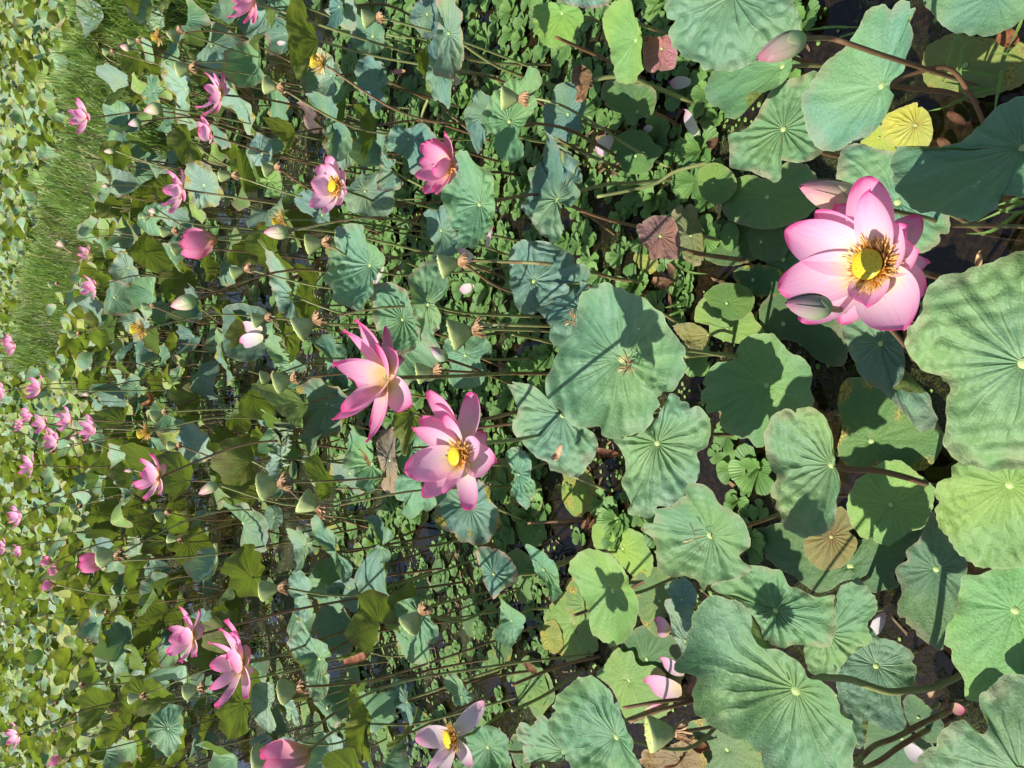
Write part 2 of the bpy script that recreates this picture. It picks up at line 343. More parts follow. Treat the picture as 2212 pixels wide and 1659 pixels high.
def leaf_relief(seed, cup, ruf, pleat, bump, fold=0.0, fine=1.0, fa=None):
    r = np.random.default_rng(seed); k1, k2, k3 = r.integers(2, 4), r.integers(4, 6), r.integers(8, 13); ph = r.uniform(0, 6.28, 6)
    if fa is not None: ph[4] = fa
    B = Bumps(seed + 5, 5.5); B2 = Bumps(seed + 9, 15.0, 5); amp = 0.6 + 0.5 * r.random()
    def h(s, th, x, y):
        rib = 1.0 - np.abs(np.sin(9.5 * th + ph[3] + 0.5 * np.sin(3 * th)))
        z = cup * s ** 2 - 0.07 * np.exp(-(s / 0.10) ** 2)
        z = z + pleat * (rib - 0.4) * s * np.exp(-(s / 0.75) ** 2) * 1.5
        z = z + ruf * s ** 2.2 * (0.65 * np.sin(k1 * th + ph[0]) + 0.5 * np.sin(k2 * th + ph[1])) + fine * ruf * 0.35 * s ** 5 * np.sin(k3 * th + ph[2])
        if fold: z = z + fold * np.abs(x * math.cos(ph[4]) + y * math.sin(ph[4]) + 0.1) ** 1.5
        return z + bump * (B(x, y) * s * amp * 1.3 + 0.75 * (np.sqrt(B2(x, y) ** 2 + .004) - .25) * np.clip(1.6 * s - .25, 0, 1))
    return h

def build_blade(nav, n, outline, h, nt, nr, mat, vstr=0.8):
    """outline: points on the leaf's plane through nav (world); returns mesh about nav, mean radius"""
    n = nrm(n); e1 = nrm(np.cross((0.13, 1.0, 0.21), n)); e2 = np.cross(n, e1)
    q = outline - nav; x, y = q @ e1, q @ e2
    if np.sum(x * np.roll(y, -1) - np.roll(x, -1) * y) < 0: x, y = x[::-1], y[::-1]
    Rm = float(np.mean(np.hypot(x, y)))
    S = (np.linspace(0, 1, nr + 1)[1:]) ** 0.85
    X = np.outer(S, x); Y = np.outer(S, y); th = np.arctan2(Y, X); s2 = np.repeat(S[:, None], nt, 1)
    Z = h(s2, th, X / Rm, Y / Rm) * Rm
    z0 = float(h(np.zeros(1), np.zeros(1), np.zeros(1), np.zeros(1))[0]) * Rm
    P = X[..., None] * e1 + Y[..., None] * e2 + Z[..., None] * n
    V = np.vstack([[z0 * n], P.reshape(-1, 3)])
    uv = np.vstack([[(0, 0)], np.stack([X, Y], -1).reshape(-1, 2) / Rm])
    uv2 = np.vstack([[(0, vstr)], np.stack([s2, s2 * 0 + vstr], -1).reshape(-1, 2)])
    me = mesh('blade', V, grid_faces(nr, nt), mat, uv, uv2); set_tone(me, leaf_tone(int(abs(x[0] * 1e5)) % 9973 + nt, uv[:, 0], uv[:, 1], uv2[:, 0])); return me, Rm, z0 * n

def disc_mesh(r, hgt, mat, n=(0, 0, 1), k=10):
    n = nrm(n); e1 = nrm(np.cross((0.13, 1.0, 0.21), n)); e2 = np.cross(n, e1); V = [n * hgt]
    for rr_, hh in ((0.6, 0.75), (1.0, 0.0)):
        for i in range(k):
            a = 2 * math.pi * i / k; V.append((e1 * math.cos(a) + e2 * math.sin(a)) * r * rr_ + n * hgt * hh)
    return mesh('navel', V, grid_faces(2, k), mat)

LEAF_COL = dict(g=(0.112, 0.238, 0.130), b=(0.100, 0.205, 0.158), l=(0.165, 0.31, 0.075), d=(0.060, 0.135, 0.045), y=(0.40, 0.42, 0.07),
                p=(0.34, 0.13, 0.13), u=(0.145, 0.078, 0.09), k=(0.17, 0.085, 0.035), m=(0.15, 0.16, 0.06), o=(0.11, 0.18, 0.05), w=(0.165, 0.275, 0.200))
KEEP = []          # (px, py, radius px, distance): things that later filler must not hide
N_LEAF = [0]
def lotus_leaf(label, nav_px, z, pts, n=(0, -0.15, 1), cup=0.10, ruf=0.10, col='g', dry=0.15, pleat=0.05, bump=0.05, stem=None, mat=None, name='lotus_leaf', fine=True, navel=True, rag=1.0, fold=0.0, fa=None):
    N_LEAF[0] += 1; seed = N_LEAF[0] * 13
    nav = at_z(nav_px[0], nav_px[1], z); nn = nrm(n)
    nt, nr = ((160, 30) if bump > .03 else (120, 14)) if fine else (96, 16)
    bump = bump * 2.2; ruf = ruf * 1.3; h = leaf_relief(seed, cup, ruf, pleat, bump, fold, 1.0, fa)
    e1 = nrm(np.cross((0.13, 1.0, 0.21), nn)); e2 = np.cross(nn, e1)
    ctl = closed_even(pts, nt); cc = np.asarray(nav_px, float); tt = np.arange(nt) * 2 * math.pi / nt; jr = np.random.default_rng(seed)
    wob = sum(jr.normal(0, 1) * np.sin(k * tt + jr.uniform(0, 6.28)) for k in (11, 17, 23, 31, 43)) * 0.006 * rag
    if bump > .03:
        for _ in range(jr.integers(1, 5)): wob = wob - jr.uniform(.03, .11) * np.exp(-(((tt - jr.uniform(0, 6.28) + math.pi) % (2 * math.pi) - math.pi) / jr.uniform(.025, .08)) ** 2)
    ctl = cc + (ctl - cc) * (1 + wob)[:, None]
    D = np.array([ray(a, b_) for a, b_ in ctl])
    den = D @ nn; den = np.where(np.abs(den) < 0.12, np.sign(den) * 0.12, den)
    off = np.zeros(nt)
    for _ in range(4):
        t = ((nav - O) @ nn + off) / den
        Q = O + D * t[:, None]; q = Q - nav; x, y = q @ e1, q @ e2; Rm = np.mean(np.hypot(x, y)); th = np.arctan2(y, x)
        o2 = h(np.ones(nt), th, x / Rm, y / Rm) * Rm; off = 0.5 * off + 0.5 * np.clip(o2, -0.45 * Rm, 0.45 * Rm)
    outline = Q - np.outer((Q - nav) @ nn, nn)
    me, Rm, zc = build_blade(nav, nn, outline, h, nt, nr, mat or MAT_LEAF, min(1.0, 0.22 + pleat * 13))
    if stem is None:
        ft = nav + nn * -0.3 * nav[2]; ft[2] = -0.03
        stem_pts = stem_path(nav + zc, ft, seed=seed)
    else:
        stem_pts = [nav + zc] + [at_z(a, b_, c) for a, b_, c in stem]
    base = np.array([stem_pts[-1][0], stem_pts[-1][1], 0.0])
    root = empty(name, base, label, 'leaf', 'lotus leaves')
    c = LEAF_COL[col] if isinstance(col, str) else col
    j = random.Random(seed); f = j.uniform(0.92, 1.08)
    link('blade', me, root, nav - base, (c[0] * f * j.uniform(0.9, 1.1), c[1] * f, c[2] * f * j.uniform(0.85, 1.15), max(dry, j.choice([0, 0, .1, .35]))))
    if navel:
        link('navel', disc_mesh(0.045 * Rm + 0.002, 0.004, MAT_NAVEL, nn), root, nav + zc + nn * 0.0045 - base)
    if z > 0.045: add_stem(root, base, stem_pts, *((0.0075, 0.0062) if stem else (0.0058, 0.0045)))
    xs = [p[0] for p in pts]; ys = [p[1] for p in pts]; cx, cy = sum(xs) / len(xs), sum(ys) / len(ys)
    KEEP.append((cx, cy, 0.42 * math.sqrt((max(xs) - min(xs)) * (max(ys) - min(ys))), np.linalg.norm(nav - O)))
    return root

# ---- petals
def petal_mesh(base, tip, Wd, bulge, face, cup=0.5, origin=None, nu=9, nv=13, twist=0.0, hook=0.0, blunt=0.0):
    base = np.asarray(base, float); tip = np.asarray(tip, float); ax = tip - base; L = np.linalg.norm(ax); ax = ax / L
    f = np.asarray(face, float); f = nrm(f - (f @ ax) * ax); sd = np.cross(ax, f)
    V = []; UV = []
    for j in range(nv):
        v = 1 - (1 - j / (nv - 1)) ** 1.35
        c = base + ax * (L * v) - f * (bulge * L * 4 * v * (1 - v) * (0.75 + 0.5 * (v - 0.5))) + f * hook * L * v ** 4
        w = Wd * min(1.0, 1.60 * (v + 0.05) ** 0.72 * max(0.0, 1 - v) ** (0.64 - 0.2 * blunt) + 0.14 * (1 - v)) + 1e-4
        for i in range(nu):
            u = -1 + 2 * i / (nu - 1); a = u * cup * 1.7
            lat = math.sin(a) / max(0.2, math.sin(cup * 1.7)) if cup > 0.05 else u
            dep = (1 - math.cos(a)) / max(0.2, cup * 1.7)
            V.append(c + sd * (w * lat * 0.5) + f * (w * 0.5 * dep) + sd * twist * u * v * Wd * 0.0 + f * twist * u * v * Wd * 0.5)
            UV.append((0.5 + 0.5 * u, v))
    Fc = [(j * nu + i, j * nu + i + 1, (j + 1) * nu + i + 1, (j + 1) * nu + i) for j in range(nv - 1) for i in range(nu - 1)]
    V = np.asarray(V) - (base if origin is None else origin)
    return mesh('petal', V, Fc, MAT_PETAL, UV)

def filaments(B, ax, n, r_in, L, spread, mat, seed, thick=0.0009, curl=0.3, tipmat=None, droop=0.0, low=0.35):
    rr = random.Random(seed); V = []; Fc = []; mi = []
    a0 = nrm(np.cross(ax, (0.3, 0.2, 0.9))); b0 = np.cross(ax, a0)
    for k in range(n):
        q = rr.uniform(0, 6.283); el = rr.uniform(low, 1.0) * spread
        rad = a0 * math.cos(q) + b0 * math.sin(q); d = nrm(rad * math.sin(el) + ax * math.cos(el)); l = L * rr.uniform(0.65, 1.15)
        p0 = B + rad * r_in; sidev = nrm(np.cross(d, rad + ax * 0.3) + 1e-6)
        tw = nrm(np.array([rr.uniform(-1, 1), rr.uniform(-1, 1), rr.uniform(-1, 1)])) * curl * l
        pts = [p0, p0 + d * l * 0.45 + tw * 0.25, p0 + d * l * 0.75 + tw * 0.6 - ax * droop * l * 0.3, p0 + d * l + tw - ax * droop * l]
        o = len(V)
        for i, p in enumerate(pts):
            t_ = thick * (1.0, 0.9, 1.35, 1.1)[i]; nn2 = nrm(np.cross(d, sidev))
            V += [p + sidev * t_, p - sidev * t_ * 0.5 + nn2 * t_, p - sidev * t_ * 0.5 - nn2 * t_]
        for i in range(3):
            for s_ in range(3):
                Fc.append((o + i * 3 + s_, o + i * 3 + (s_ + 1) % 3, o + i * 3 + 3 + (s_ + 1) % 3, o + i * 3 + 3 + s_)); mi.append(1 if (i == 2 and tipmat) else 0)
    return V, Fc, mi
def add_filaments(name, root, base, *a, **k):
    V, Fc, mi = filaments(*a, **k)
    me = mesh(name, np.asarray(V) - base, Fc, [a[6], k['tipmat']] if k.get('tipmat') else a[6], smooth=False)
    me.polygons.foreach_set('material_index', mi)
    o = link(name, me, root); o['kind'] = 'stuff'; return o

def lathe(prof, ax, k, flute=0.0, nf=10):
    """prof: (radius, height) from below to the top along ax; returns V, F about the origin"""
    a0 = nrm(np.cross(ax, (0.3, 0.2, 0.9))); b0 = np.cross(ax, a0); V = []; Fc = []
    for i, (r, hh) in enumerate(prof):
        for q in range(k):
            t = 2 * math.pi * q / k; rr_ = r * (1 + flute * math.cos(nf * t)); V.append((a0 * math.cos(t) + b0 * math.sin(t)) * rr_ + ax * hh)
    for i in range(len(prof) - 1):
        for q in range(k):
            Fc.append((i * k + q, i * k + (q + 1) % k, (i + 1) * k + (q + 1) % k, (i + 1) * k + q))
    Fc.append(tuple(range(k - 1, -1, -1))); Fc.append(tuple((len(prof) - 1) * k + q for q in range(k)))
    return np.asarray(V), Fc
def seed_dots(C, ax, R, n, r, mat, root, parent, base, hgt):
    a0 = nrm(np.cross(ax, (0.3, 0.2, 0.9))); b0 = np.cross(ax, a0); V = []; Fc = []
    for k in range(n):
        rad = R * 0.86 * math.sqrt((k + 0.6) / n); t = k * 2.39996
        c = C + (a0 * math.cos(t) + b0 * math.sin(t)) * rad; o = len(V); V.append(c + ax * hgt)
        for q in range(6):
            w = q * math.pi / 3; V.append(c + (a0 * math.cos(w) + b0 * math.sin(w)) * r)
        Fc += [(o, o + 1 + q, o + 1 + (q + 1) % 6) for q in range(6)]
    o = link('seeds', mesh('seeds', np.asarray(V) - base, Fc, mat), parent); o['kind'] = 'stuff'; return o

def up_axis(p_tip, p_base, dist, k=0.45):
    """pixel direction base -> tip as an upright-ish direction in the world, and its length in metres"""
    b = at_d(*p_base, dist); d = ((p_base[1] - p_tip[1]) * R_ - (p_tip[0] - p_base[0]) * U) / FPX * ((b - O) @ F)
    l = np.linalg.norm(d); dep = math.asin(max(-1, min(1, (HC - b[2]) / dist)))
    v = d + nrm(O - b) * l * math.tan(min(1.0, dep)) * k
    return b, nrm(v), np.linalg.norm(v), l

def foot_for(B, lean=(0, 0)):
    f = np.array([B[0] + lean[0], B[1] + lean[1], -0.03]); return f
def head_stem(root, base, B, stem, seed, r0=0.0052, r1=0.0042):
    pts = [B] + [at_z(*p) for p in stem] if stem else stem_path(B, base + np.array([0, 0, -0.03]), seed=seed)
    return add_stem(root, base, pts, r0, r1)

def receptacle(root, base, C, ax, r, hgt, dots=16, top=MAT_SEEDTOP, side=MAT_SEEDTOP, dot=MAT_SEED, name='receptacle', flute=0.0):
    prof = [(r * 0.42, 0), (r * 0.55, hgt * 0.3), (r * 0.82, hgt * 0.75), (r * 1.0, hgt * 0.97), (r * 0.96, hgt * 1.03), (r * 0.55, hgt * 1.09)]
    V, Fc = lathe(prof, ax, 22, flute, 11)
    me = mesh('receptacle', V + C - base, Fc, [side, top]); k = 22
    mi = [0] * (3 * k) + [1] * (2 * k) + [0, 1]; me.polygons.foreach_set('material_index', mi)
    o = link(name, me, root)
    seed_dots(C + ax * hgt * 1.07, ax, r * 0.9, dots, r * 0.075, dot, root, o, base, r * 0.06)
    return o

N_FL = [0]
def lotus_flower(label, center_px, dist, axis, tips=None, n=15, L=0.115, Wd=0.062, openness=0.9, tint=(1, 1, 1), alpha=1.0, stem=None, lean=(0.0, 0.0), fine=False, stam=110, seed=None, rec=0.0175, bulge=0.16, name='lotus_flower', cat='flower', group='pink lotus flowers', spin=0.0):
    N_FL[0] += 1; sd = seed or N_FL[0] * 17; rr = random.Random(sd)
    B = at_d(*center_px, dist); ax = nrm(axis)
    base = np.array([B[0] + lean[0], B[1] + lean[1], 0.0])
    if stem: s_ = at_z(*stem[-1]); base = np.array([s_[0], s_[1], 0.0])
    root = empty(name, base, label, cat, group)
    a0 = nrm(np.cross(ax, (0.31, 0.95, 0.05))); b0 = np.cross(ax, a0)
    nu, nv = (15, 24) if fine else (9, 13)
    def put(tip, wd, k, face=None, bl=bulge, cup=0.5, al=alpha, ti=tint, bs=None, hook=0.0, blunt=0.0):
        q = tip - B; q = q - (q @ ax) * ax; b_ = B + nrm(q) * rec * 0.5 + ax * rec * 0.1 if bs is None else bs
        fc = (B + ax * L * 0.75) - (0.5 * b_ + 0.5 * tip) if face is None else face
        me = petal_mesh(b_, tip, wd, bl, fc, cup, base, nu, nv, rr.uniform(-0.25, 0.25), hook, blunt)
        g = rr.uniform(0.93, 1.05); link('petal', me, root, (0, 0, 0), (ti[0] * g, ti[1] * g, ti[2] * g, al))
    if tips:
        for tp in tips:
            o_ = dict(tp[3]) if len(tp) > 3 else {}
            l = o_.pop('L', L); w = o_.pop('w', Wd); bp_ = o_.pop('base', None)
            d = nrm(ray(tp[0], tp[1])); t0 = (B - O) @ d; c2 = (B - O) @ (B - O) - t0 * t0
            t = t0 + tp[2] * math.sqrt(max(0.0, l * l - c2))
            bs = None
            if bp_ is not None:
                d2 = nrm(ray(bp_[0], bp_[1])); bs = O + d2 * ((B - O) @ d2 + bp_[2])
            put(O + d * t, w, 0, bs=bs, **o_)
    else:
        for k in range(n):
            wh = k % 3; ph = spin + 2 * math.pi * k / n * 1.0 + (wh * 0.23) + rr.uniform(-0.15, 0.15)
            el = openness * (0.55, 0.85, 1.15)[wh] + rr.uniform(-0.12, 0.12)
            d = (a0 * math.cos(ph) + b0 * math.sin(ph)) * math.sin(el) + ax * math.cos(el)
            l = L * (0.88, 1.0, 0.97)[wh] * rr.uniform(0.92, 1.06)
            put(B + d * l, Wd * rr.uniform(0.85, 1.1), wh)
    if stam:
        C = B + ax * rec * 0.25
        receptacle(root, base, C, ax, rec * 1.05, rec * 1.05, 18 if fine else 9)
        add_filaments('stamens', root, base, C, ax, int(stam * (1.5 if fine else .85)), rec * 0.55, rec * 1.3, 1.38, MAT_STAMEN, sd + 1, thick=0.0007 if fine else 0.0014, curl=0.30, low=0.5, tipmat=MAT_STAMEN_TIP)
    head_stem(root, base, B, stem, sd, 0.0058, 0.0045)
    KEEP.append((center_px[0], center_px[1], L * FPX / dist * 0.95, dist))
    return root

def lotus_bud(label, tip_px, base_px, dist, fat=0.30, tint=(1, 1, 1), alpha=1.0, green=0.5, stem=None, lean=(0, 0), seed=None, group='lotus buds', fine=False, openk=0.0, name='lotus_bud'):
    N_FL[0] += 1; sd = seed or N_FL[0] * 17; rr = random.Random(sd)
    B, ax, Ln, l0 = up_axis(tip_px, base_px, dist)
    base = np.array([B[0] + lean[0], B[1] + lean[1], 0.0])
    if stem: s_ = at_z(*stem[-1]); base = np.array([s_[0], s_[1], 0.0])
    root = empty(name, base, label, 'bud', group)
    a0 = nrm(np.cross(ax, (0.31, 0.95, 0.05))); b0 = np.cross(ax, a0); nu, nv = (11, 16) if fine else (7, 10)
    R0 = fat * l0 * 0.92 * (1 + openk)
    for k in range(8):
        layer = 0 if k < 4 else 1
        ph = k * math.pi / 2 + (0.7 if layer else 0) + rr.uniform(-0.15, 0.15)
        short = 1.0 if not layer else (rr.uniform(0.42, 0.62) if (k % 2) else rr.uniform(0.86, 0.97))
        V = []; UV = []; half = 1.0 if not layer else 0.85
        for j in range(nv):
            v = j / (nv - 1); hv = v * short
            prof = (math.sin(math.pi * min(1, 0.055 + 0.93 * hv ** 0.72)) ** 0.82)
            r = R0 * prof * (1.0 + 0.05 * layer) + 0.0012 * layer + openk * R0 * 0.8 * v * v * (0.3 + layer)
            wv = half if short > 0.8 else half * (1 - max(0, v - 0.45) ** 1.6 * 2.4)
            wv = max(0.03, wv) if v < 0.999 else 0.03
            for i in range(nu):
                u = -1 + 2 * i / (nu - 1); q = ph + u * wv; edge = 0.03 * R0 * (1 - u * u)
                V.append(B + ax * (Ln * hv) + (a0 * math.cos(q) + b0 * math.sin(q)) * (r + edge)); UV.append((0.5 + 0.5 * u, (0.35 + 0.65 * v * (short ** 0.5)) if openk else hv))
        Fc = [(j * nu + i, j * nu + i + 1, (j + 1) * nu + i + 1, (j + 1) * nu + i) for j in range(nv - 1) for i in range(nu - 1)]
        g = green * (1.0 if layer and (k % 2) else 0.45) * rr.uniform(0.8, 1.1)
        ti = (tint[0] * (1 - 0.25 * g), tint[1] * (1 + (0.4 if openk else 0.15) * g), tint[2] * (1 - 0.15 * g))
        link('petal', mesh('petal', np.asarray(V) - base, Fc, MAT_PETAL if openk else MAT_BUD, UV), root, (0, 0, 0), (*ti, alpha))
    head_stem(root, base, B + ax * 0.004, stem, sd, 0.005, 0.0042)
    KEEP.append(((tip_px[0] + base_px[0]) / 2, (tip_px[1] + base_px[1]) / 2, math.hypot(tip_px[0] - base_px[0], tip_px[1] - base_px[1]) * 0.6, dist))
    return root

def seed_pod(label, top_px, base_px, dist, wide=0.55, fresh=False, stem=None, lean=(0, 0), group='lotus seed pods', fine=False):
    """base_px is where the ring of stamens sits, top_px the middle of the flat seed face"""
    N_FL[0] += 1; sd = N_FL[0] * 17
    B, ax, Ln, l0 = up_axis(top_px, base_px, dist, 0.04)
    base = np.array([B[0] + lean[0], B[1] + lean[1], 0.0])
    if stem: s_ = at_z(*stem[-1]); base = np.array([s_[0], s_[1], 0.0])
    root = empty('seed_pod', base, label, 'seed pod', group)
    r = Ln * wide; k = 24
    Bp = B + ax * Ln * 0.16
    prof = [(r * 0.24, 0), (r * 0.42, Ln * 0.16), (r * 0.72, Ln * 0.42), (r * 0.95, Ln * 0.68), (r * 1.0, Ln * 0.80), (r * 0.97, Ln * 0.84), (r * 0.6, Ln * 0.86)]
    V, Fc = lathe(prof, ax, k, 0.035, 12)
    me = mesh('receptacle', V + Bp - base, Fc, [MAT_SEEDTOP if fresh else MAT_POD, MAT_SEEDTOP if fresh else MAT_PODTOP])
    me.polygons.foreach_set('material_index', [0] * (4 * k) + [1] * (2 * k) + [0, 1])
    o = link('receptacle', me, root)
    seed_dots(Bp + ax * Ln * 0.855, ax, r * 0.88, 13, r * 0.11, MAT_SEED if fresh else MAT_POD, root, o, base, r * 0.10)
    if fresh:
        add_filaments('stamens', root, base, B + ax * Ln * 0.12, ax, 90, r * 0.25, Ln * 0.8, 1.75, MAT_STAMEN_PALE, sd, thick=0.0011, curl=0.3, tipmat=MAT_STAMEN_TIP)
    else:
        V, Fc = lathe([(r * 0.26, -Ln * 0.10), (r * 0.33, 0.0), (r * 0.3, Ln * 0.17)], ax, 10)
        add_filaments('dry_stamens', root, base, B + ax * Ln * 0.14, -ax, 110 if fine else 60, r * 0.34, Ln * 0.40, 0.42, MAT_STAMEN_DRY, sd, thick=0.0013 if fine else 0.0019, curl=0.26)
        link('collar', mesh('collar', V + B - base, Fc, MAT_STAMEN_DRY), root)
    head_stem(root, base, B, stem, sd, 0.0048, 0.004)
    KEEP.append(((top_px[0] + base_px[0]) / 2, (top_px[1] + base_px[1]) / 2, math.hypot(top_px[0] - base_px[0], top_px[1] - base_px[1]) * 0.9, dist))
    return root

def fallen_petal(label, base_px, tip_px, z, wpx, tint=(1, 1, 1), alpha=1.0, bulge=0.05, cup=0.28, name='fallen_petal', lift=0.0):
    b = at_z(*base_px, z); t = at_z(*tip_px, z + lift); w = wpx / FPX * np.linalg.norm(b - O) * 1.4
    me = petal_mesh(b, t, w, -bulge, (0, 0, 1), cup, b, 9, 12, 0.25, blunt=0.25)
    o = link(name, me, None, b + np.array([0, 0, 0.012]), (*tint, alpha))
    o['label'] = label; o['category'] = 'petal'; o['group'] = 'fallen lotus petals'; return o
# ------------------------------------------------------------------ the lotus leaves one can tell apart, near the camera first
UP, AWAY = (0, -0.15, 1), (0.05, 1.15, 0.62)
def LF(label, tile, nav, z, pts, **k):
    if tile == 'D': return lotus_leaf(label, nav, z, pts, **k)
    return lotus_leaf(label, T(tile, [nav])[0], z, T(tile, pts), **k)
FL = dict(cup=0.01, ruf=0.012, pleat=0.006, bump=0.012)
SM = dict(pleat=0.02, bump=0.025, ruf=0.07)
LF('large veined lotus leaf under the top edge, behind the pale bud', 'D', (1580, -12), .62, [(1440, -20), (1442, 40), (1450, 90), (1467, 115), (1482, 127), (1508, 135), (1525, 150), (1550, 153), (1585, 151), (1612, 142), (1640, 130), (1690, 105), (1722, 80), (1731, 52), (1724, 20), (1711, 0), (1700, -60), (1600, -110), (1500, -90)], bump=.07, cup=-.05, ruf=.06)
LF('smooth wavy lotus leaf hanging below the large veined top leaf', 'D', (1690, 142), .44, [(1518, 145), (1517, 165), (1510, 182), (1515, 200), (1525, 215), (1540, 228), (1553, 236), (1565, 240), (1568, 255), (1580, 261), (1597, 255), (1612, 240), (1612, 215), (1625, 200), (1645, 203), (1662, 195), (1688, 182), (1706, 160), (1712, 135), (1700, 110), (1640, 115), (1560, 125)], **SM, fold=-.3, fa=.9)
LF('pleated lotus leaf with a hanging tip beside the largest smooth leaf', 'D', (1691, 278), .34, [(1573, 292), (1595, 285), (1615, 275), (1633, 255), (1645, 230), (1659, 208), (1678, 175), (1709, 172), (1741, 160), (1764, 154), (1790, 200), (1800, 270), (1779, 325), (1759, 342), (1741, 350), (1711, 351), (1682, 347), (1688, 382), (1674, 394), (1659, 387), (1618, 370), (1593, 367), (1576, 357), (1577, 325)], pleat=.07, dry=.5, cup=.06)
LF('large smooth pale lotus leaf crossed by the pale bud\'s stem', '30', (975, 740), .45, [(850, 100), (960, 45), (1120, 10), (1170, 0), (1260, 40), (1275, 90), (1225, 140), (1225, 190), (1260, 310), (1240, 400), (1190, 520), (1170, 620), (1060, 710), (1060, 790), (1090, 810), (1080, 870), (1030, 980), (960, 1090), (850, 1190), (760, 1230), (700, 1240), (640, 1290), (570, 1305), (490, 1305), (440, 1290), (385, 1220), (330, 1100), (300, 900), (315, 800), (400, 680), (520, 520), (680, 400), (730, 330), (800, 210)], n=(-.1, .1, 1), cup=.05, **SM, fold=.18, fa=1.3)
LF('yellow floating lotus leaf with red veins', '30', (1275, 1080), .05, [(1000, 1010), (1100, 950), (1280, 885), (1295, 930), (1330, 925), (1390, 980), (1420, 1080), (1425, 1150), (1400, 1240), (1330, 1290), (1230, 1280), (1090, 1265), (1000, 1200), (980, 1100)], n=(0, 0, 1), col='y', mat=MAT_LEAF_RED, **{**FL, 'pleat': .06})
LF('yellow-green floating leaf tucked under the yellow one', '30', (960, 1190), .03, [(800, 1235), (860, 1150), (960, 1080), (1040, 1150), (1090, 1250), (1100, 1310), (1000, 1295), (900, 1280)], n=(0, 0, 1), col=(.34, .40, .06), **FL)
LF('smooth lotus leaf cut by the corner above the grass blades', '30', (1960, -60), .42, [(1340, 0), (1400, 90), (1480, 190), (1560, 260), (1640, 290), (1680, 282), (1740, 310), (1850, 325), (1960, 300), (2100, 240), (2212, 160), (2400, 0), (2400, -300), (1900, -400), (1400, -200)], n=(-.1, 0, 1), **SM)
LF('spotted green-yellow floating leaf beneath the grass blades', '30', (1700, 560), .012, [(1350, 450), (1400, 380), (1500, 330), (1600, 290), (1900, 330), (2100, 330), (2230, 400), (2230, 700), (2000, 800), (1750, 850), (1560, 780), (1400, 760), (1335, 650)], n=(0, 0, 1), col=(.15, .21, .05), mat=MAT_LEAF_WORN, **FL)
LF('large blue-green ribbed leaf in half shade at the right edge', '30', (2205, 1262), .66, [(2212, 810), (2100, 870), (2010, 900), (1960, 950), (1890, 1020), (1840, 1090), (1770, 1150), (1720, 1190), (1640, 1240), (1500, 1280), (1300, 1290), (1120, 1270), (1070, 1420), (1080, 1520), (1110, 1640), (1200, 1760), (1300, 1840), (1500, 1850), (1690, 1900), (1790, 1910), (1890, 1860), (1980, 1800), (2035, 1690), (2250, 1700), (2600, 1500), (2700, 1100), (2480, 880)], pleat=.07, cup=.14, ruf=.08, n=(.5, -.1, 1))
LF('ribbed leaf between the great bloom and the right-edge ribbed leaf', '31', (1115, 85), .46, [(640, -369), (780, -424), (950, -369), (1090, -349), (1300, -320), (1500, -100), (1575, 290), (1520, 400), (1430, 480), (1350, 520), (1150, 530), (850, 420), (640, 250), (590, 50), (590, -100), (600, -220)], dry=.5, pleat=.07, cup=.06)
LF('huge ribbed lotus leaf below the great bloom at the right edge', '31', (2205, 1480), .72, [(2212, 505), (2100, 515), (2020, 570), (1880, 620), (1740, 670), (1650, 690), (1560, 700), (1480, 740), (1400, 800), (1345, 960), (1270, 1130), (1200, 1170), (1190, 1260), (1210, 1370), (1260, 1470), (1330, 1540), (1400, 1590), (1480, 1640), (1560, 1640), (1580, 1710), (1535, 1790), (1540, 1910), (1530, 2080), (1520, 2140), (1550, 2240), (1600, 2300), (1700, 2360), (1850, 2400), (2000, 2405), (2212, 2385), (2500, 2360), (2750, 1960), (2800, 1500), (2700, 900), (2500, 560)], bump=.075, pleat=.06, cup=.02, dry=.3)
LF('sunlit leaf tucked under the huge ribbed leaf', '32', (2085, 880), .52, [(1600, 700), (1590, 800), (1490, 830), (1450, 900), (1435, 1030), (1455, 1120), (1480, 1240), (1540, 1290), (1590, 1390), (1680, 1490), (1780, 1560), (1880, 1590), (2000, 1595), (2080, 1600), (2170, 1580), (2230, 1575), (2400, 1450), (2500, 1100), (2400, 750), (2212, 620), (1900, 620)], col=(.14, .28, .09), pleat=.03, n=(-.25, -.1, 1))
LF('crinkled heart-shaped lotus leaf standing on a brown arching stem', '32', (545, 700), .52, [(0, 360), (50, 290), (130, 220), (260, 205), (400, 205), (470, 240), (510, 290), (560, 390), (570, 440), (585, 540), (580, 700), (612, 780), (630, 950), (605, 1080), (590, 1190), (540, 1270), (420, 1310), (310, 1325), (220, 1290), (130, 1210), (110, 1120), (60, 1050), (30, 950), (40, 880), (85, 790), (20, 720), (-15, 600), (-25, 470)], n=(.05, -.05, 1), bump=.08, pleat=.06, cup=.10, col=(.135, .26, .12), dry=.4, stem=[(1830, 1014, .46), (1884, 1016, .38), (1934, 1025, .26), (1984, 1040, .14), (2022, 1051, .04), (2040, 1056, -.03)], fold=.34, fa=0.0)
LF('lime floating leaf striped by stem shadows', '32', (1055, 1040), .10, [(680, 1080), (700, 960), (760, 840), (850, 770), (960, 690), (1040, 660), (1150, 665), (1230, 720), (1330, 800), (1420, 870), (1440, 930), (1420, 1080), (1360, 1230), (1290, 1260), (1220, 1280), (1140, 1340), (1040, 1395), (940, 1370), (890, 1320), (860, 1345), (780, 1300), (720, 1210)], col='l', n=(0, 0, 1), **FL)
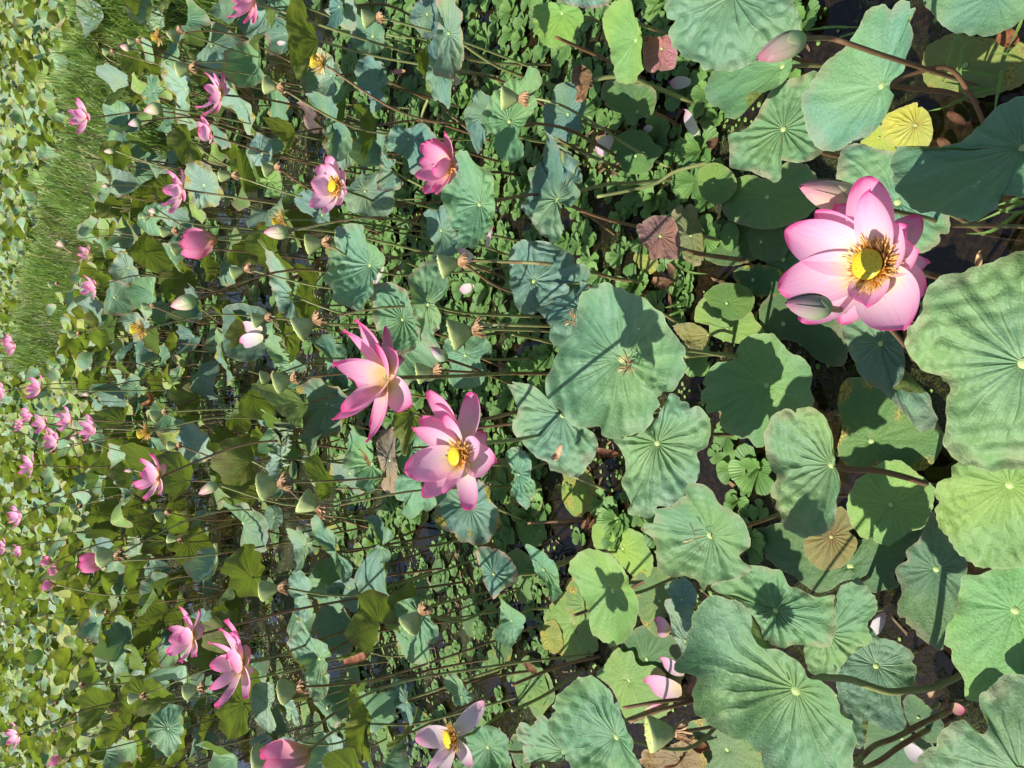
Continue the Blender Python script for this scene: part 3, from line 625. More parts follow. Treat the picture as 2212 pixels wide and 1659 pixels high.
LF('dark green floating leaf with a brown wedge at its centre', '32', (885, 495), .055, [(600, 150), (615, 240), (640, 400), (600, 560), (660, 690), (760, 740), (960, 740), (1200, 740), (1320, 750), (1420, 690), (1500, 560), (1515, 430), (1400, 250), (1200, 100), (1000, 0), (800, -60), (650, -20)], col=(.08, .17, .05), n=(0, 0, 1), mat=MAT_LEAF_WORN, **FL)
LF('dusky bronze floating leaf with a notch beside the heart-shaped leaf', '32', (545, 1320), .04, [(620, 1060), (700, 1120), (740, 1200), (732, 1250), (695, 1268), (712, 1290), (760, 1330), (770, 1400), (720, 1500), (640, 1580), (530, 1610), (430, 1590), (340, 1510), (310, 1420), (320, 1330), (400, 1250), (520, 1130)], col='m', n=(0, 0, 1), mat=MAT_LEAF_RED, **{**FL, 'pleat': .05})
LF('broad dark floating leaf beneath the bronze one', '32', (700, 1580), .016, [(-150, 1300), (200, 1200), (600, 1350), (800, 1340), (1000, 1300), (1200, 1250), (1400, 1180), (1330, 1300), (1250, 1400), (1190, 1500), (1090, 1659), (1140, 1749), (1000, 1779), (900, 1799), (760, 1690), (620, 1720), (560, 1769), (420, 1799), (230, 1669), (50, 1560)], col='d', n=(0, 0, 1), **FL)
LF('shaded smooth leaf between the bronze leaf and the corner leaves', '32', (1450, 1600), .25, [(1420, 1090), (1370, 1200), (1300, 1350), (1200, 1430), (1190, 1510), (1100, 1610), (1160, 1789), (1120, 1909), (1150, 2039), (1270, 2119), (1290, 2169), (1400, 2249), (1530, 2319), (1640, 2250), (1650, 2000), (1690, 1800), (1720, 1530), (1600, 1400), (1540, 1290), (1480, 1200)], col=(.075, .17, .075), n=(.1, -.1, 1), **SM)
LF('bright smooth leaf at the right edge above the corner leaf', '33', (2130, 300), .46, [(1840, -15), (1690, 0), (1650, 150), (1650, 260), (1612, 310), (1600, 370), (1570, 400), (1530, 490), (1525, 580), (1560, 700), (1640, 800), (1690, 900), (1700, 1000), (1730, 1080), (1830, 1090), (1950, 1000), (2150, 950), (2500, 800), (2600, 200), (2300, -150), (2000, -80)], col=(.145, .30, .085), n=(.05, -.1, 1), cup=.05, **SM)
LF('crumpled pale leaf in the bottom corner with a bud\'s shadow', '33', (2180, 1700), .58, [(1290, 1659), (1300, 1570), (1380, 1490), (1450, 1470), (1470, 1380), (1560, 1290), (1680, 1240), (1720, 1270), (1790, 1340), (1870, 1370), (1900, 1300), (1890, 1230), (1830, 1150), (1820, 1080), (1840, 1000), (1920, 950), (1980, 920), (1990, 880), (2060, 850), (2150, 855), (2260, 880), (2500, 1000), (2700, 1500), (2500, 2100), (1900, 2300), (1400, 2000)], bump=.07, cup=.05, ruf=.06, pleat=.05, fold=-.3, fa=.8)
LF('large folded pale leaf with wavy lobes near the fallen petals', '33', (235, 1000), .74, [(-702, 720), (-712, 640), (-682, 560), (-672, 460), (-652, 350), (-602, 260), (-522, 190), (-442, 170), (-332, 195), (-222, 240), (-152, 310), (-132, 390), (-142, 480), (-102, 570), (-42, 620), (60, 625), (130, 650), (190, 690), (240, 720), (310, 790), (390, 860), (510, 870), (590, 920), (640, 1010), (670, 1130), (700, 1150), (760, 1180), (762, 1220), (740, 1280), (780, 1400), (790, 1440), (745, 1520), (750, 1580), (730, 1659), (650, 1750), (450, 1740), (150, 1700), (0, 1670), (-50, 1600), (-60, 1520), (-112, 1500), (-212, 1410), (-312, 1330), (-412, 1260), (-512, 1200), (-572, 1140), (-592, 1080), (-597, 1000), (-572, 900), (-592, 830)], n=(-.1, -.2, 1), bump=.07, ruf=.09, cup=.12, pleat=.06, stem=[(1770, 1464, .66), (1794, 1464, .63), (1834, 1467, .58), (1872, 1480, .52), (1922, 1494, .44), (1972, 1490, .34), (2021, 1484, .22), (2081, 1456, .06), (2110, 1440, -.03)], fold=.42, fa=-1.1)
LF('strongly pleated leaf with a drop at its navel behind the folded leaf', 'D', (1674, 1319), .46, [(1536, 1265), (1560, 1250), (1585, 1250), (1600, 1235), (1612, 1222), (1640, 1222), (1670, 1228), (1690, 1235), (1705, 1265), (1720, 1270), (1740, 1280), (1765, 1290), (1800, 1285), (1802, 1300), (1805, 1325), (1807, 1350), (1800, 1385), (1795, 1395), (1760, 1398), (1730, 1392), (1705, 1395), (1690, 1400), (1655, 1385), (1640, 1350), (1625, 1330), (1600, 1300), (1580, 1290), (1550, 1280)], pleat=.11, cup=.12, dry=.35, fold=-.15, fa=.4)
LF('shaded blue-green leaf behind the S-curved stem', '33', (930, 775), .22, [(575, 800), (570, 690), (590, 620), (660, 510), (690, 430), (780, 400), (850, 400), (920, 480), (960, 530), (1050, 550), (1150, 590), (1240, 650), (1280, 730), (1290, 830), (1260, 950), (1190, 1000), (1160, 1100), (1190, 1200), (1210, 1300), (1130, 1350), (1020, 1330), (900, 1270), (820, 1260), (830, 1380), (840, 1450), (770, 1500), (720, 1400), (650, 1200), (600, 1000)], col='b', cup=.14, pleat=.07, n=(.3, -.1, 1), fold=.35, fa=1.2)
LF('low pale leaf with an upturned tip beside the pleated leaf', '33', (520, 500), .28, [(575, 250), (590, 170), (640, 70), (700, 50), (780, 15), (850, 90), (910, 150), (950, 250), (930, 330), (860, 420), (900, 560), (700, 700), (580, 860), (400, 860), (320, 720), (330, 560), (480, 400)], ruf=.12)
# ---- second band
LF('small lime leaf with a pale navel under the top edge', '20', (430, 110), .32, [(185, 100), (200, 50), (260, 30), (350, 20), (470, 45), (560, 60), (610, 110), (620, 180), (600, 230), (545, 270), (550, 310), (500, 380), (430, 400), (370, 425), (300, 400), (250, 360), (225, 280), (205, 230), (180, 170)], col='l', **SM)
LF('leaf with a pink withered margin cut by the top edge', '20', (620, -120), .5, [(400, -20), (470, 40), (560, 60), (650, 75), (770, 60), (840, 20), (820, -150), (500, -200)], dry=1.0, col='w')
LF('long upright lime leaf carrying a seed pod\'s shadow', '20', (1065, 345), .42, [(880, 20), (920, -10), (1020, -8), (1050, 60), (1070, 150), (1110, 250), (1130, 350), (1120, 450), (1125, 560), (1140, 600), (1090, 650), (1080, 700), (1020, 725), (930, 715), (900, 680), (880, 600), (860, 520), (860, 460), (830, 380), (800, 290), (785, 200), (800, 120)], col=(.15, .30, .085), n=(-.1, .1, 1), **SM)
LF('small square reddish young leaf beside the long lime leaf', '20', (1295, 420), .36, [(1180, 310), (1270, 320), (1350, 297), (1385, 330), (1400, 400), (1430, 450), (1422, 530), (1400, 590), (1340, 610), (1270, 620), (1220, 630), (1160, 610), (1140, 520), (1130, 430), (1145, 350)], col='p', dry=.9, cup=.16, pleat=.03)
LF('dry brown curled leaf on a brown stem near the reddish leaf', '20', (688, 690), .40, [(580, 560), (630, 570), (650, 620), (690, 660), (690, 710), (660, 780), (640, 840), (600, 885), (555, 870), (560, 810), (540, 740), (510, 690), (520, 610)], col='k', dry=1, ruf=.25, bump=.14, navel=False, n=(0, .2, 1), stem=[(1326, 166, .34), (1381, 175, .26), (1406, 185, .2), (1456, 205, .1), (1516, 232, -.02)])
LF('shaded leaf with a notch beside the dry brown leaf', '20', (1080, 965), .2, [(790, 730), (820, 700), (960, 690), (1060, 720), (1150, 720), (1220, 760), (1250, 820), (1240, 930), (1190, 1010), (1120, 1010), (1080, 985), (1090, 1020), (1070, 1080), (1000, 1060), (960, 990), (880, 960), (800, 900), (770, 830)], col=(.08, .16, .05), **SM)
LF('small pale leaf crossed by the slanting pod stem', '20', (480, 985), .26, [(360, 770), (420, 720), (500, 710), (560, 760), (620, 860), (640, 900), (610, 1000), (600, 1080), (610, 1130), (540, 1150), (490, 1230), (400, 1190), (300, 1150), (280, 1050), (265, 980), (290, 900), (350, 850)], col='b', **SM)
LF('round dark floating leaf crossed by the slanting pod stem', '20', (1065, 1345), .06, [(835, 1310), (860, 1240), (920, 1170), (1000, 1125), (1090, 1125), (1160, 1150), (1210, 1200), (1230, 1240), (1290, 1270), (1300, 1310), (1280, 1350), (1230, 1390), (1210, 1450), (1150, 1500), (1050, 1505), (960, 1480), (930, 1410), (860, 1370)], col=(.09, .19, .055), n=(0, 0, 1), **FL)
LF('curled two-lobed leaf behind the cream seed pod', 'D', (1100, 262), .56, [(1040, 262), (1060, 215), (1085, 190), (1106, 172), (1130, 172), (1150, 150), (1168, 160), (1173, 175), (1165, 190), (1155, 200), (1160, 225), (1150, 245), (1140, 262), (1125, 285), (1123, 300), (1133, 315), (1134, 335), (1120, 355), (1105, 353), (1085, 345), (1070, 320), (1068, 290), (1050, 285)], n=(0, -.5, 1), cup=.14, ruf=.14, fold=.4, fa=.3)
LF('blue-grey crumpled leaf with a ridge right of the pink side-on bloom', 'D', (1200, 430), .5, [(1120, 365), (1140, 355), (1160, 345), (1165, 320), (1180, 290), (1200, 300), (1220, 325), (1245, 350), (1253, 375), (1250, 400), (1255, 420), (1245, 440), (1230, 450), (1215, 440), (1210, 465), (1215, 490), (1205, 520), (1190, 525), (1180, 510), (1165, 505), (1150, 480), (1125, 450), (1120, 425), (1125, 395)], col='b', n=(.25, 0, 1), ruf=.16, bump=.07, fold=-.22, fa=1.5)
LF('leaf with a scalloped sunlit margin left of the dark pond gap', 'D', (1150, 605), .42, [(1100, 545), (1118, 525), (1150, 520), (1180, 522), (1210, 535), (1240, 555), (1245, 572), (1270, 575), (1277, 600), (1262, 612), (1240, 615), (1220, 640), (1180, 660), (1150, 680), (1120, 670), (1106, 630), (1100, 600)], col='b', ruf=.12, n=(.35, -.1, 1))
LF('blue-grey drooping leaf with brown anther litter beside the biggest leaf', '21', (565, 985), .48, [(190, 950), (200, 900), (240, 820), (240, 740), (260, 670), (310, 680), (400, 700), (430, 670), (480, 680), (540, 720), (530, 780), (600, 770), (660, 800), (660, 850), (620, 910), (640, 980), (650, 1080), (560, 1180), (490, 1290), (430, 1370), (350, 1300), (330, 1220), (340, 1150), (260, 1060), (190, 1010)], col='b', bump=.05, n=(.4, 0, 1), fold=-.35, fa=.3)
LF('biggest round lotus leaf at the centre with a withered anther clump', '21', (935, 1440), .62, [(580, 890), (640, 850), (720, 820), (810, 790), (900, 795), (960, 815), (1010, 860), (1080, 900), (1160, 920), (1220, 970), (1270, 1010), (1330, 1070), (1330, 1130), (1390, 1200), (1450, 1260), (1500, 1320), (1515, 1400), (1490, 1430), (1525, 1450), (1525, 1520), (1480, 1630), (1430, 1690), (1380, 1739), (1280, 1774), (1290, 1839), (1240, 1929), (1190, 2009), (1100, 2089), (960, 2124), (850, 2119), (780, 2099), (760, 2034), (640, 2039), (540, 2009), (470, 1959), (400, 1879), (320, 1779), (300, 1690), (310, 1600), (340, 1500), (400, 1400), (470, 1300), (530, 1200), (570, 1100), (570, 970)], bump=.06, cup=.08, ruf=.06, pleat=.05, col=(.105, .23, .125), fold=.26, fa=-.8)
LF('strongly ribbed leaf below the biggest round leaf', '22', (1245, 510), .42, [(880, 480), (960, 465), (1110, 430), (1220, 340), (1290, 230), (1340, 150), (1370, 80), (1450, 110), (1540, 170), (1640, 210), (1700, 290), (1725, 380), (1710, 480), (1680, 550), (1600, 600), (1625, 700), (1620, 790), (1590, 850), (1570, 910), (1480, 970), (1400, 1050), (1260, 1058), (1250, 1100), (1190, 1160), (1110, 1140), (1010, 1120), (1030, 1060), (1010, 980), (960, 900), (945, 830), (980, 760), (970, 650), (940, 570)], pleat=.10, bump=.06, cup=.06)
LF('ribbed leaf with a cream petal resting on it', '22', (425, 270), .5, [(-40, -20), (60, -10), (180, 10), (290, 110), (400, 240), (520, 350), (640, 385), (720, 440), (740, 560), (700, 650), (600, 780), (530, 810), (420, 770), (340, 740), (310, 680), (200, 620), (100, 520), (20, 430), (0, 350), (50, 250), (20, 120)], pleat=.09, cup=.08)
LF('small hanging leaf beside the ribbed leaf with the cream petal', 'D', (1120, 1025), .3, [(1095, 975), (1120, 965), (1140, 985), (1148, 1000), (1147, 1030), (1155, 1040), (1157, 1060), (1150, 1080), (1140, 1100), (1130, 1095), (1115, 1080), (1105, 1060), (1112, 1030), (1100, 1000)], ruf=.12)
LF('broad grey-green leaf half in shadow with a brown navel', '22', (1705, 1315), .56, [(1250, 1060), (1340, 1060), (1420, 1030), (1490, 960), (1580, 910), (1600, 830), (1650, 790), (1720, 800), (1790, 840), (1820, 890), (1830, 970), (1870, 1040), (1960, 1110), (2010, 1160), (2050, 1240), (2070, 1330), (2060, 1400), (1980, 1470), (1990, 1530), (2080, 1590), (2010, 1650), (1900, 1690), (1750, 1710), (1640, 1800), (1610, 1700), (1480, 1659), (1330, 1640), (1270, 1580), (1250, 1490), (1250, 1420), (1210, 1330), (1140, 1270), (1150, 1200), (1220, 1200), (1240, 1120)], n=(-.25, -.1, 1), cup=.12, pleat=.05, fold=.42, fa=0.05)
LF('large smooth lime leaf floating right of the biggest leaf', 'D', (1653, 831), .14, [(1516, 870), (1517, 840), (1525, 810), (1545, 785), (1575, 780), (1590, 765), (1598, 740), (1620, 725), (1645, 720), (1670, 722), (1685, 735), (1705, 760), (1730, 770), (1745, 785), (1755, 805), (1752, 840), (1758, 870), (1745, 905), (1700, 905), (1670, 925), (1650, 965), (1620, 960), (1595, 945), (1570, 935), (1555, 912), (1558, 888), (1530, 892)], col=(.135, .28, .095), n=(0, 0, 1), cup=.03, ruf=.03, pleat=.01, bump=.02)
LF('lime floating leaf with stem shadows near the small bud', '21', (1855, 1185), .03, [(1590, 1000), (1630, 930), (1700, 870), (1850, 830), (2000, 900), (2060, 1020), (2110, 1110), (2170, 1180), (2190, 1260), (2000, 1310), (1850, 1290), (1720, 1230), (1690, 1130), (1580, 1120)], col='l', n=(0, 0, 1), **FL)
LF('dark net-veined round leaf overlapping the lime floating leaf', '21', (1855, 960), .09, [(1660, 890), (1750, 810), (1850, 785), (1980, 800), (2060, 850), (2095, 920), (2080, 1000), (2000, 1090), (1900, 1110), (1820, 1080), (1740, 1010), (1690, 950)], col=(.07, .15, .03), n=(0, 0, 1), **FL)
LF('broad dark floating leaf behind the purple young leaf', '21', (1795, 290), .012, [(1680, 420), (1760, 260), (1850, 240), (2000, 290), (2100, 280), (2150, 400), (2130, 560), (2050, 600), (1900, 640), (1750, 620), (1660, 560)], col='d', n=(0, 0, 1), **FL)
LF('small oval floating leaf lying on the broad dark one', '21', (1880, 390), .04, [(1830, 290), (1890, 265), (1940, 290), (1960, 360), (1950, 450), (1900, 510), (1840, 490), (1795, 410)], col=(.10, .21, .05), n=(0, 0, 1), **FL)
LF('shaded floating leaf left of the great bloom', '21', (2150, 430), .025, [(2040, 360), (2130, 290), (2280, 270), (2400, 420), (2350, 560), (2200, 600), (2080, 540)], col='d', n=(0, 0, 1), **FL)
LF('spotted dark floating leaf behind the small bud', '21', (2080, 760), .02, [(1910, 700), (2000, 640), (2150, 630), (2330, 680), (2400, 850), (2200, 900), (2090, 890), (1950, 790)], col='d', n=(0, 0, 1), mat=MAT_LEAF_WORN, **FL)
LF('half-lit floating leaf below the slanting pod stem', 'D', (1540, 395), .07, [(1508, 382), (1520, 358), (1550, 352), (1580, 370), (1592, 400), (1575, 430), (1545, 442), (1515, 422)], col=(.12, .23, .06), n=(0, 0, 1), **FL)
LF('wide floating leaf with a sunny streak above the great bloom', 'D', (1655, 425), .05, [(1560, 420), (1580, 390), (1620, 378), (1660, 385), (1700, 350), (1740, 355), (1765, 385), (1775, 430), (1740, 470), (1690, 490), (1650, 495), (1600, 485), (1565, 465)], col=(.10, .22, .06), n=(0, 0, 1), **FL)
LF('shaded floating leaf directly left of the great bloom\'s petals', 'D', (1690, 560), .015, [(1650, 540), (1665, 505), (1700, 490), (1760, 500), (1790, 560), (1780, 620), (1720, 640), (1670, 610)], col='d', n=(0, 0, 1), **FL)
LF('dark floating leaf beneath the small grey-green bud', 'D', (1690, 700), .018, [(1640, 680), (1660, 640), (1720, 630), (1790, 660), (1830, 740), (1820, 790), (1770, 780), (1730, 745), (1700, 735), (1660, 730)], col='d', n=(0, 0, 1), **FL)
LF('shaded leaf with a lit edge under the great bloom', 'D', (1900, 740), .3, [(1815, 700), (1850, 690), (1890, 690), (1930, 715), (1950, 750), (1955, 800), (1945, 830), (1930, 840), (1975, 850), (2005, 850), (2015, 880), (2026, 910), (2010, 930), (1985, 930), (1960, 900), (1930, 870), (1905, 845), (1880, 830), (1850, 800), (1835, 760)], col='b', pleat=.07, ruf=.14, cup=.12, n=(.35, -.1, 1), fold=-.5, fa=-.7)
LF('purple pleated young leaf beside the open pond', '21', (1280, 380), .3, [(1075, 290), (1130, 260), (1180, 220), (1240, 205), (1330, 205), (1400, 230), (1430, 300), (1450, 380), (1455, 500), (1440, 580), (1350, 580), (1280, 570), (1200, 590), (1180, 510), (1110, 420), (1090, 350)], col='u', pleat=.11, dry=.4, cup=.1, stem=[(1469, 537, .26), (1519, 550, .17), (1569, 557, .08), (1625, 566, -.02)])
LF('bronze notched leaf behind the purple young leaf', '21', (1545, 375), .16, [(1400, 150), (1470, 110), (1490, 155), (1505, 120), (1560, 115), (1600, 170), (1620, 260), (1650, 340), (1660, 450), (1650, 600), (1590, 640), (1500, 590), (1470, 530), (1430, 300), (1380, 210)], col='m', dry=.5, pleat=.03)
LF('small reddish-green crumpled leaf in the pond gap', '21', (1700, 1240), .15, [(1390, 1170), (1450, 1140), (1560, 1130), (1660, 1180), (1715, 1240), (1690, 1330), (1620, 1385), (1540, 1350), (1480, 1290)], col='m', ruf=.2, bump=.1, dry=.5)
LF('yellow rotting floating leaf beside the purple leaf', '21', (1180, 600), .012, [(1050, 560), (1110, 460), (1170, 450), (1250, 560), (1260, 650), (1200, 710), (1130, 690), (1070, 620)], col=(.28, .32, .06), n=(0, 0, 1), mat=MAT_LEAF_WORN, **FL)
LF('smooth lime leaf with a bent stem shadow, lower centre', '23', (860, 130), .3, [(490, -59), (520, -139), (570, -189), (640, -234), (720, -229), (830, -199), (900, -149), (950, -89), (985, -19), (1005, 0), (1010, 60), (1060, 130), (1090, 200), (1100, 290), (1080, 380), (1050, 470), (1000, 540), (930, 590), (860, 600), (780, 560), (720, 520), (680, 470), (670, 400), (650, 280), (610, 180), (570, 80), (520, 0)], col=(.15, .30, .09), n=(0, 0, 1), **SM)
LF('yellow-spotted floating leaf behind the lower smooth lime leaf', '23', (530, 400), .012, [(270, 430), (290, 300), (380, 190), (500, 100), (580, 80), (680, 200), (720, 480), (740, 560), (740, 640), (640, 700), (500, 760), (440, 700), (330, 620), (280, 530)], col=(.14, .25, .06), n=(0, 0, 1), mat=MAT_LEAF_WORN, **FL)
LF('yellow-edged dark floating leaf near the fallen pink petals', '23', (1270, 215), .014, [(1010, 100), (1090, -20), (1250, -80), (1380, 20), (1400, 200), (1330, 350), (1340, 480), (1250, 520), (1150, 430), (1090, 330)], col=(.09, .18, .05), n=(0, 0, 1), mat=MAT_LEAF_WORN, **FL)
LF('floating leaf with a sunlit wedge beside the water lettuce', '22', (950, 1420), .014, [(690, 1250), (760, 1100), (870, 1060), (950, 1200), (1050, 1260), (1130, 1300), (1170, 1400), (1220, 1500), (1200, 1640), (1100, 1700), (980, 1600), (820, 1430), (720, 1420)], col='l', n=(0, 0, 1), **FL)
LF('half-yellow floating leaf on the open water', '22', (570, 950), .012, [(430, 920), (460, 870), (520, 880), (560, 850), (630, 860), (665, 930), (670, 1030), (640, 1110), (560, 1150), (490, 1100), (440, 1010)], col=(.17, .25, .04), n=(0, 0, 1), mat=MAT_LEAF_WORN, **FL)
LF('floating leaf spotted with sun below the half-yellow one', '22', (150, 1245), .014, [(40, 1130), (90, 1060), (180, 1050), (250, 1130), (285, 1250), (260, 1370), (180, 1420), (90, 1380), (40, 1270)], col=(.11, .22, .05), n=(0, 0, 1), **FL)
LF('shaded curled leaf above the fallen pink petals', '23', (1470, 200), .3, [(1320, 80), (1370, 40), (1460, 20), (1480, 0), (1550, 60), (1600, 150), (1590, 230), (1560, 330), (1550, 420), (1500, 400), (1430, 320), (1380, 200), (1330, 120)], col='b', ruf=.12)
LF('pale torn leaf edge beside the fallen pink petals', '23', (1500, 560), .24, [(1320, 240), (1380, 200), (1480, 380), (1560, 430), (1580, 600), (1560, 780), (1500, 750), (1440, 600), (1380, 500), (1370, 380)], col='w', dry=.5, ruf=.12)
LF('wide dark floating leaf under the fallen pink petals', '23', (1155, 720), .014, [(940, 610), (1050, 470), (1150, 430), (1280, 520), (1380, 510), (1450, 620), (1500, 780), (1470, 900), (1400, 1000), (1250, 960), (1050, 800)], col='d', n=(0, 0, 1), **FL)
LF('dappled lime floating leaf beside the fallen pink petals', '23', (1000, 900), .03, [(725, 850), (790, 780), (870, 660), (930, 620), (960, 660), (1040, 650), (1070, 740), (1120, 780), (1220, 770), (1300, 820), (1350, 900), (1400, 1040), (1350, 1180), (1190, 1260), (1000, 1250), (900, 1050), (840, 950)], col=(.13, .26, .06), n=(0, 0, 1), **FL)
LF('small floating leaf among the brown litter at lower left of centre', '23', (220, 1010), .014, [(110, 1000), (130, 870), (200, 800), (300, 830), (350, 930), (370, 1060), (300, 1150), (230, 1240), (160, 1150)], col=(.10, .2, .05), n=(0, 0, 1), **FL)
LF('ribbed pale leaf cut by the bottom edge near the yellow seed pod', '23', (895, 1395), .6, [(360, 1270), (370, 1180), (410, 1080), (450, 1000), (510, 950), (540, 890), (620, 870), (700, 850), (770, 900), (830, 960), (870, 1030), (880, 1075), (930, 1100), (950, 1200), (980, 1260), (1000, 1340), (1050, 1430), (1070, 1550), (1110, 1670), (900, 1780), (600, 1780), (520, 1659), (470, 1560), (430, 1470), (390, 1370)], pleat=.08, bump=.06, col=(.12, .25, .13), fold=.3, fa=1.3)
LF('smaller ribbed leaf beside the white-petalled bloom at the bottom', '23', (440, 1520), .5, [(50, 1330), (70, 1270), (120, 1250), (160, 1280), (170, 1330), (200, 1270), (240, 1210), (310, 1180), (350, 1230), (370, 1330), (400, 1430), (450, 1530), (430, 1600), (300, 1600), (210, 1600), (110, 1620), (100, 1500), (60, 1420)], pleat=.08, dry=.5, fold=.3, fa=.6)
LF('rotting brown-green leaf under the yellow seed pod', '23', (1450, 1580), .03, [(1110, 1600), (1150, 1500), (1250, 1520), (1400, 1450), (1560, 1400), (1640, 1500), (1680, 1650), (1500, 1720), (1250, 1720)], col=(.2, .13, .06), dry=1, mat=MAT_LEAF_WORN, n=(0, 0, 1), ruf=.05, bump=.05)
LF('worn dark floating leaf under the folded pale leaf', '23', (1850, 1500), .014, [(1500, 1300), (1700, 1230), (1950, 1300), (2150, 1450), (2250, 1659), (2000, 1760), (1700, 1740), (1560, 1550)], col=(.10, .19, .06), n=(0, 0, 1), mat=MAT_LEAF_WORN, **FL)
LF('dark floating leaf at the bottom edge between the thick stems', '33', (1150, 1400), .014, [(820, 1300), (950, 1250), (1200, 1350), (1420, 1450), (1380, 1600), (1100, 1720), (850, 1680), (830, 1480)], col='d', n=(0, 0, 1), **FL)
LF('narrow shaded leaf below the shaded blue-green leaf', '33', (1300, 1220), .12, [(1170, 1080), (1240, 1020), (1340, 1080), (1440, 1180), (1520, 1290), (1500, 1420), (1400, 1440), (1300, 1380), (1200, 1240)], col=(.07, .15, .07), **SM)
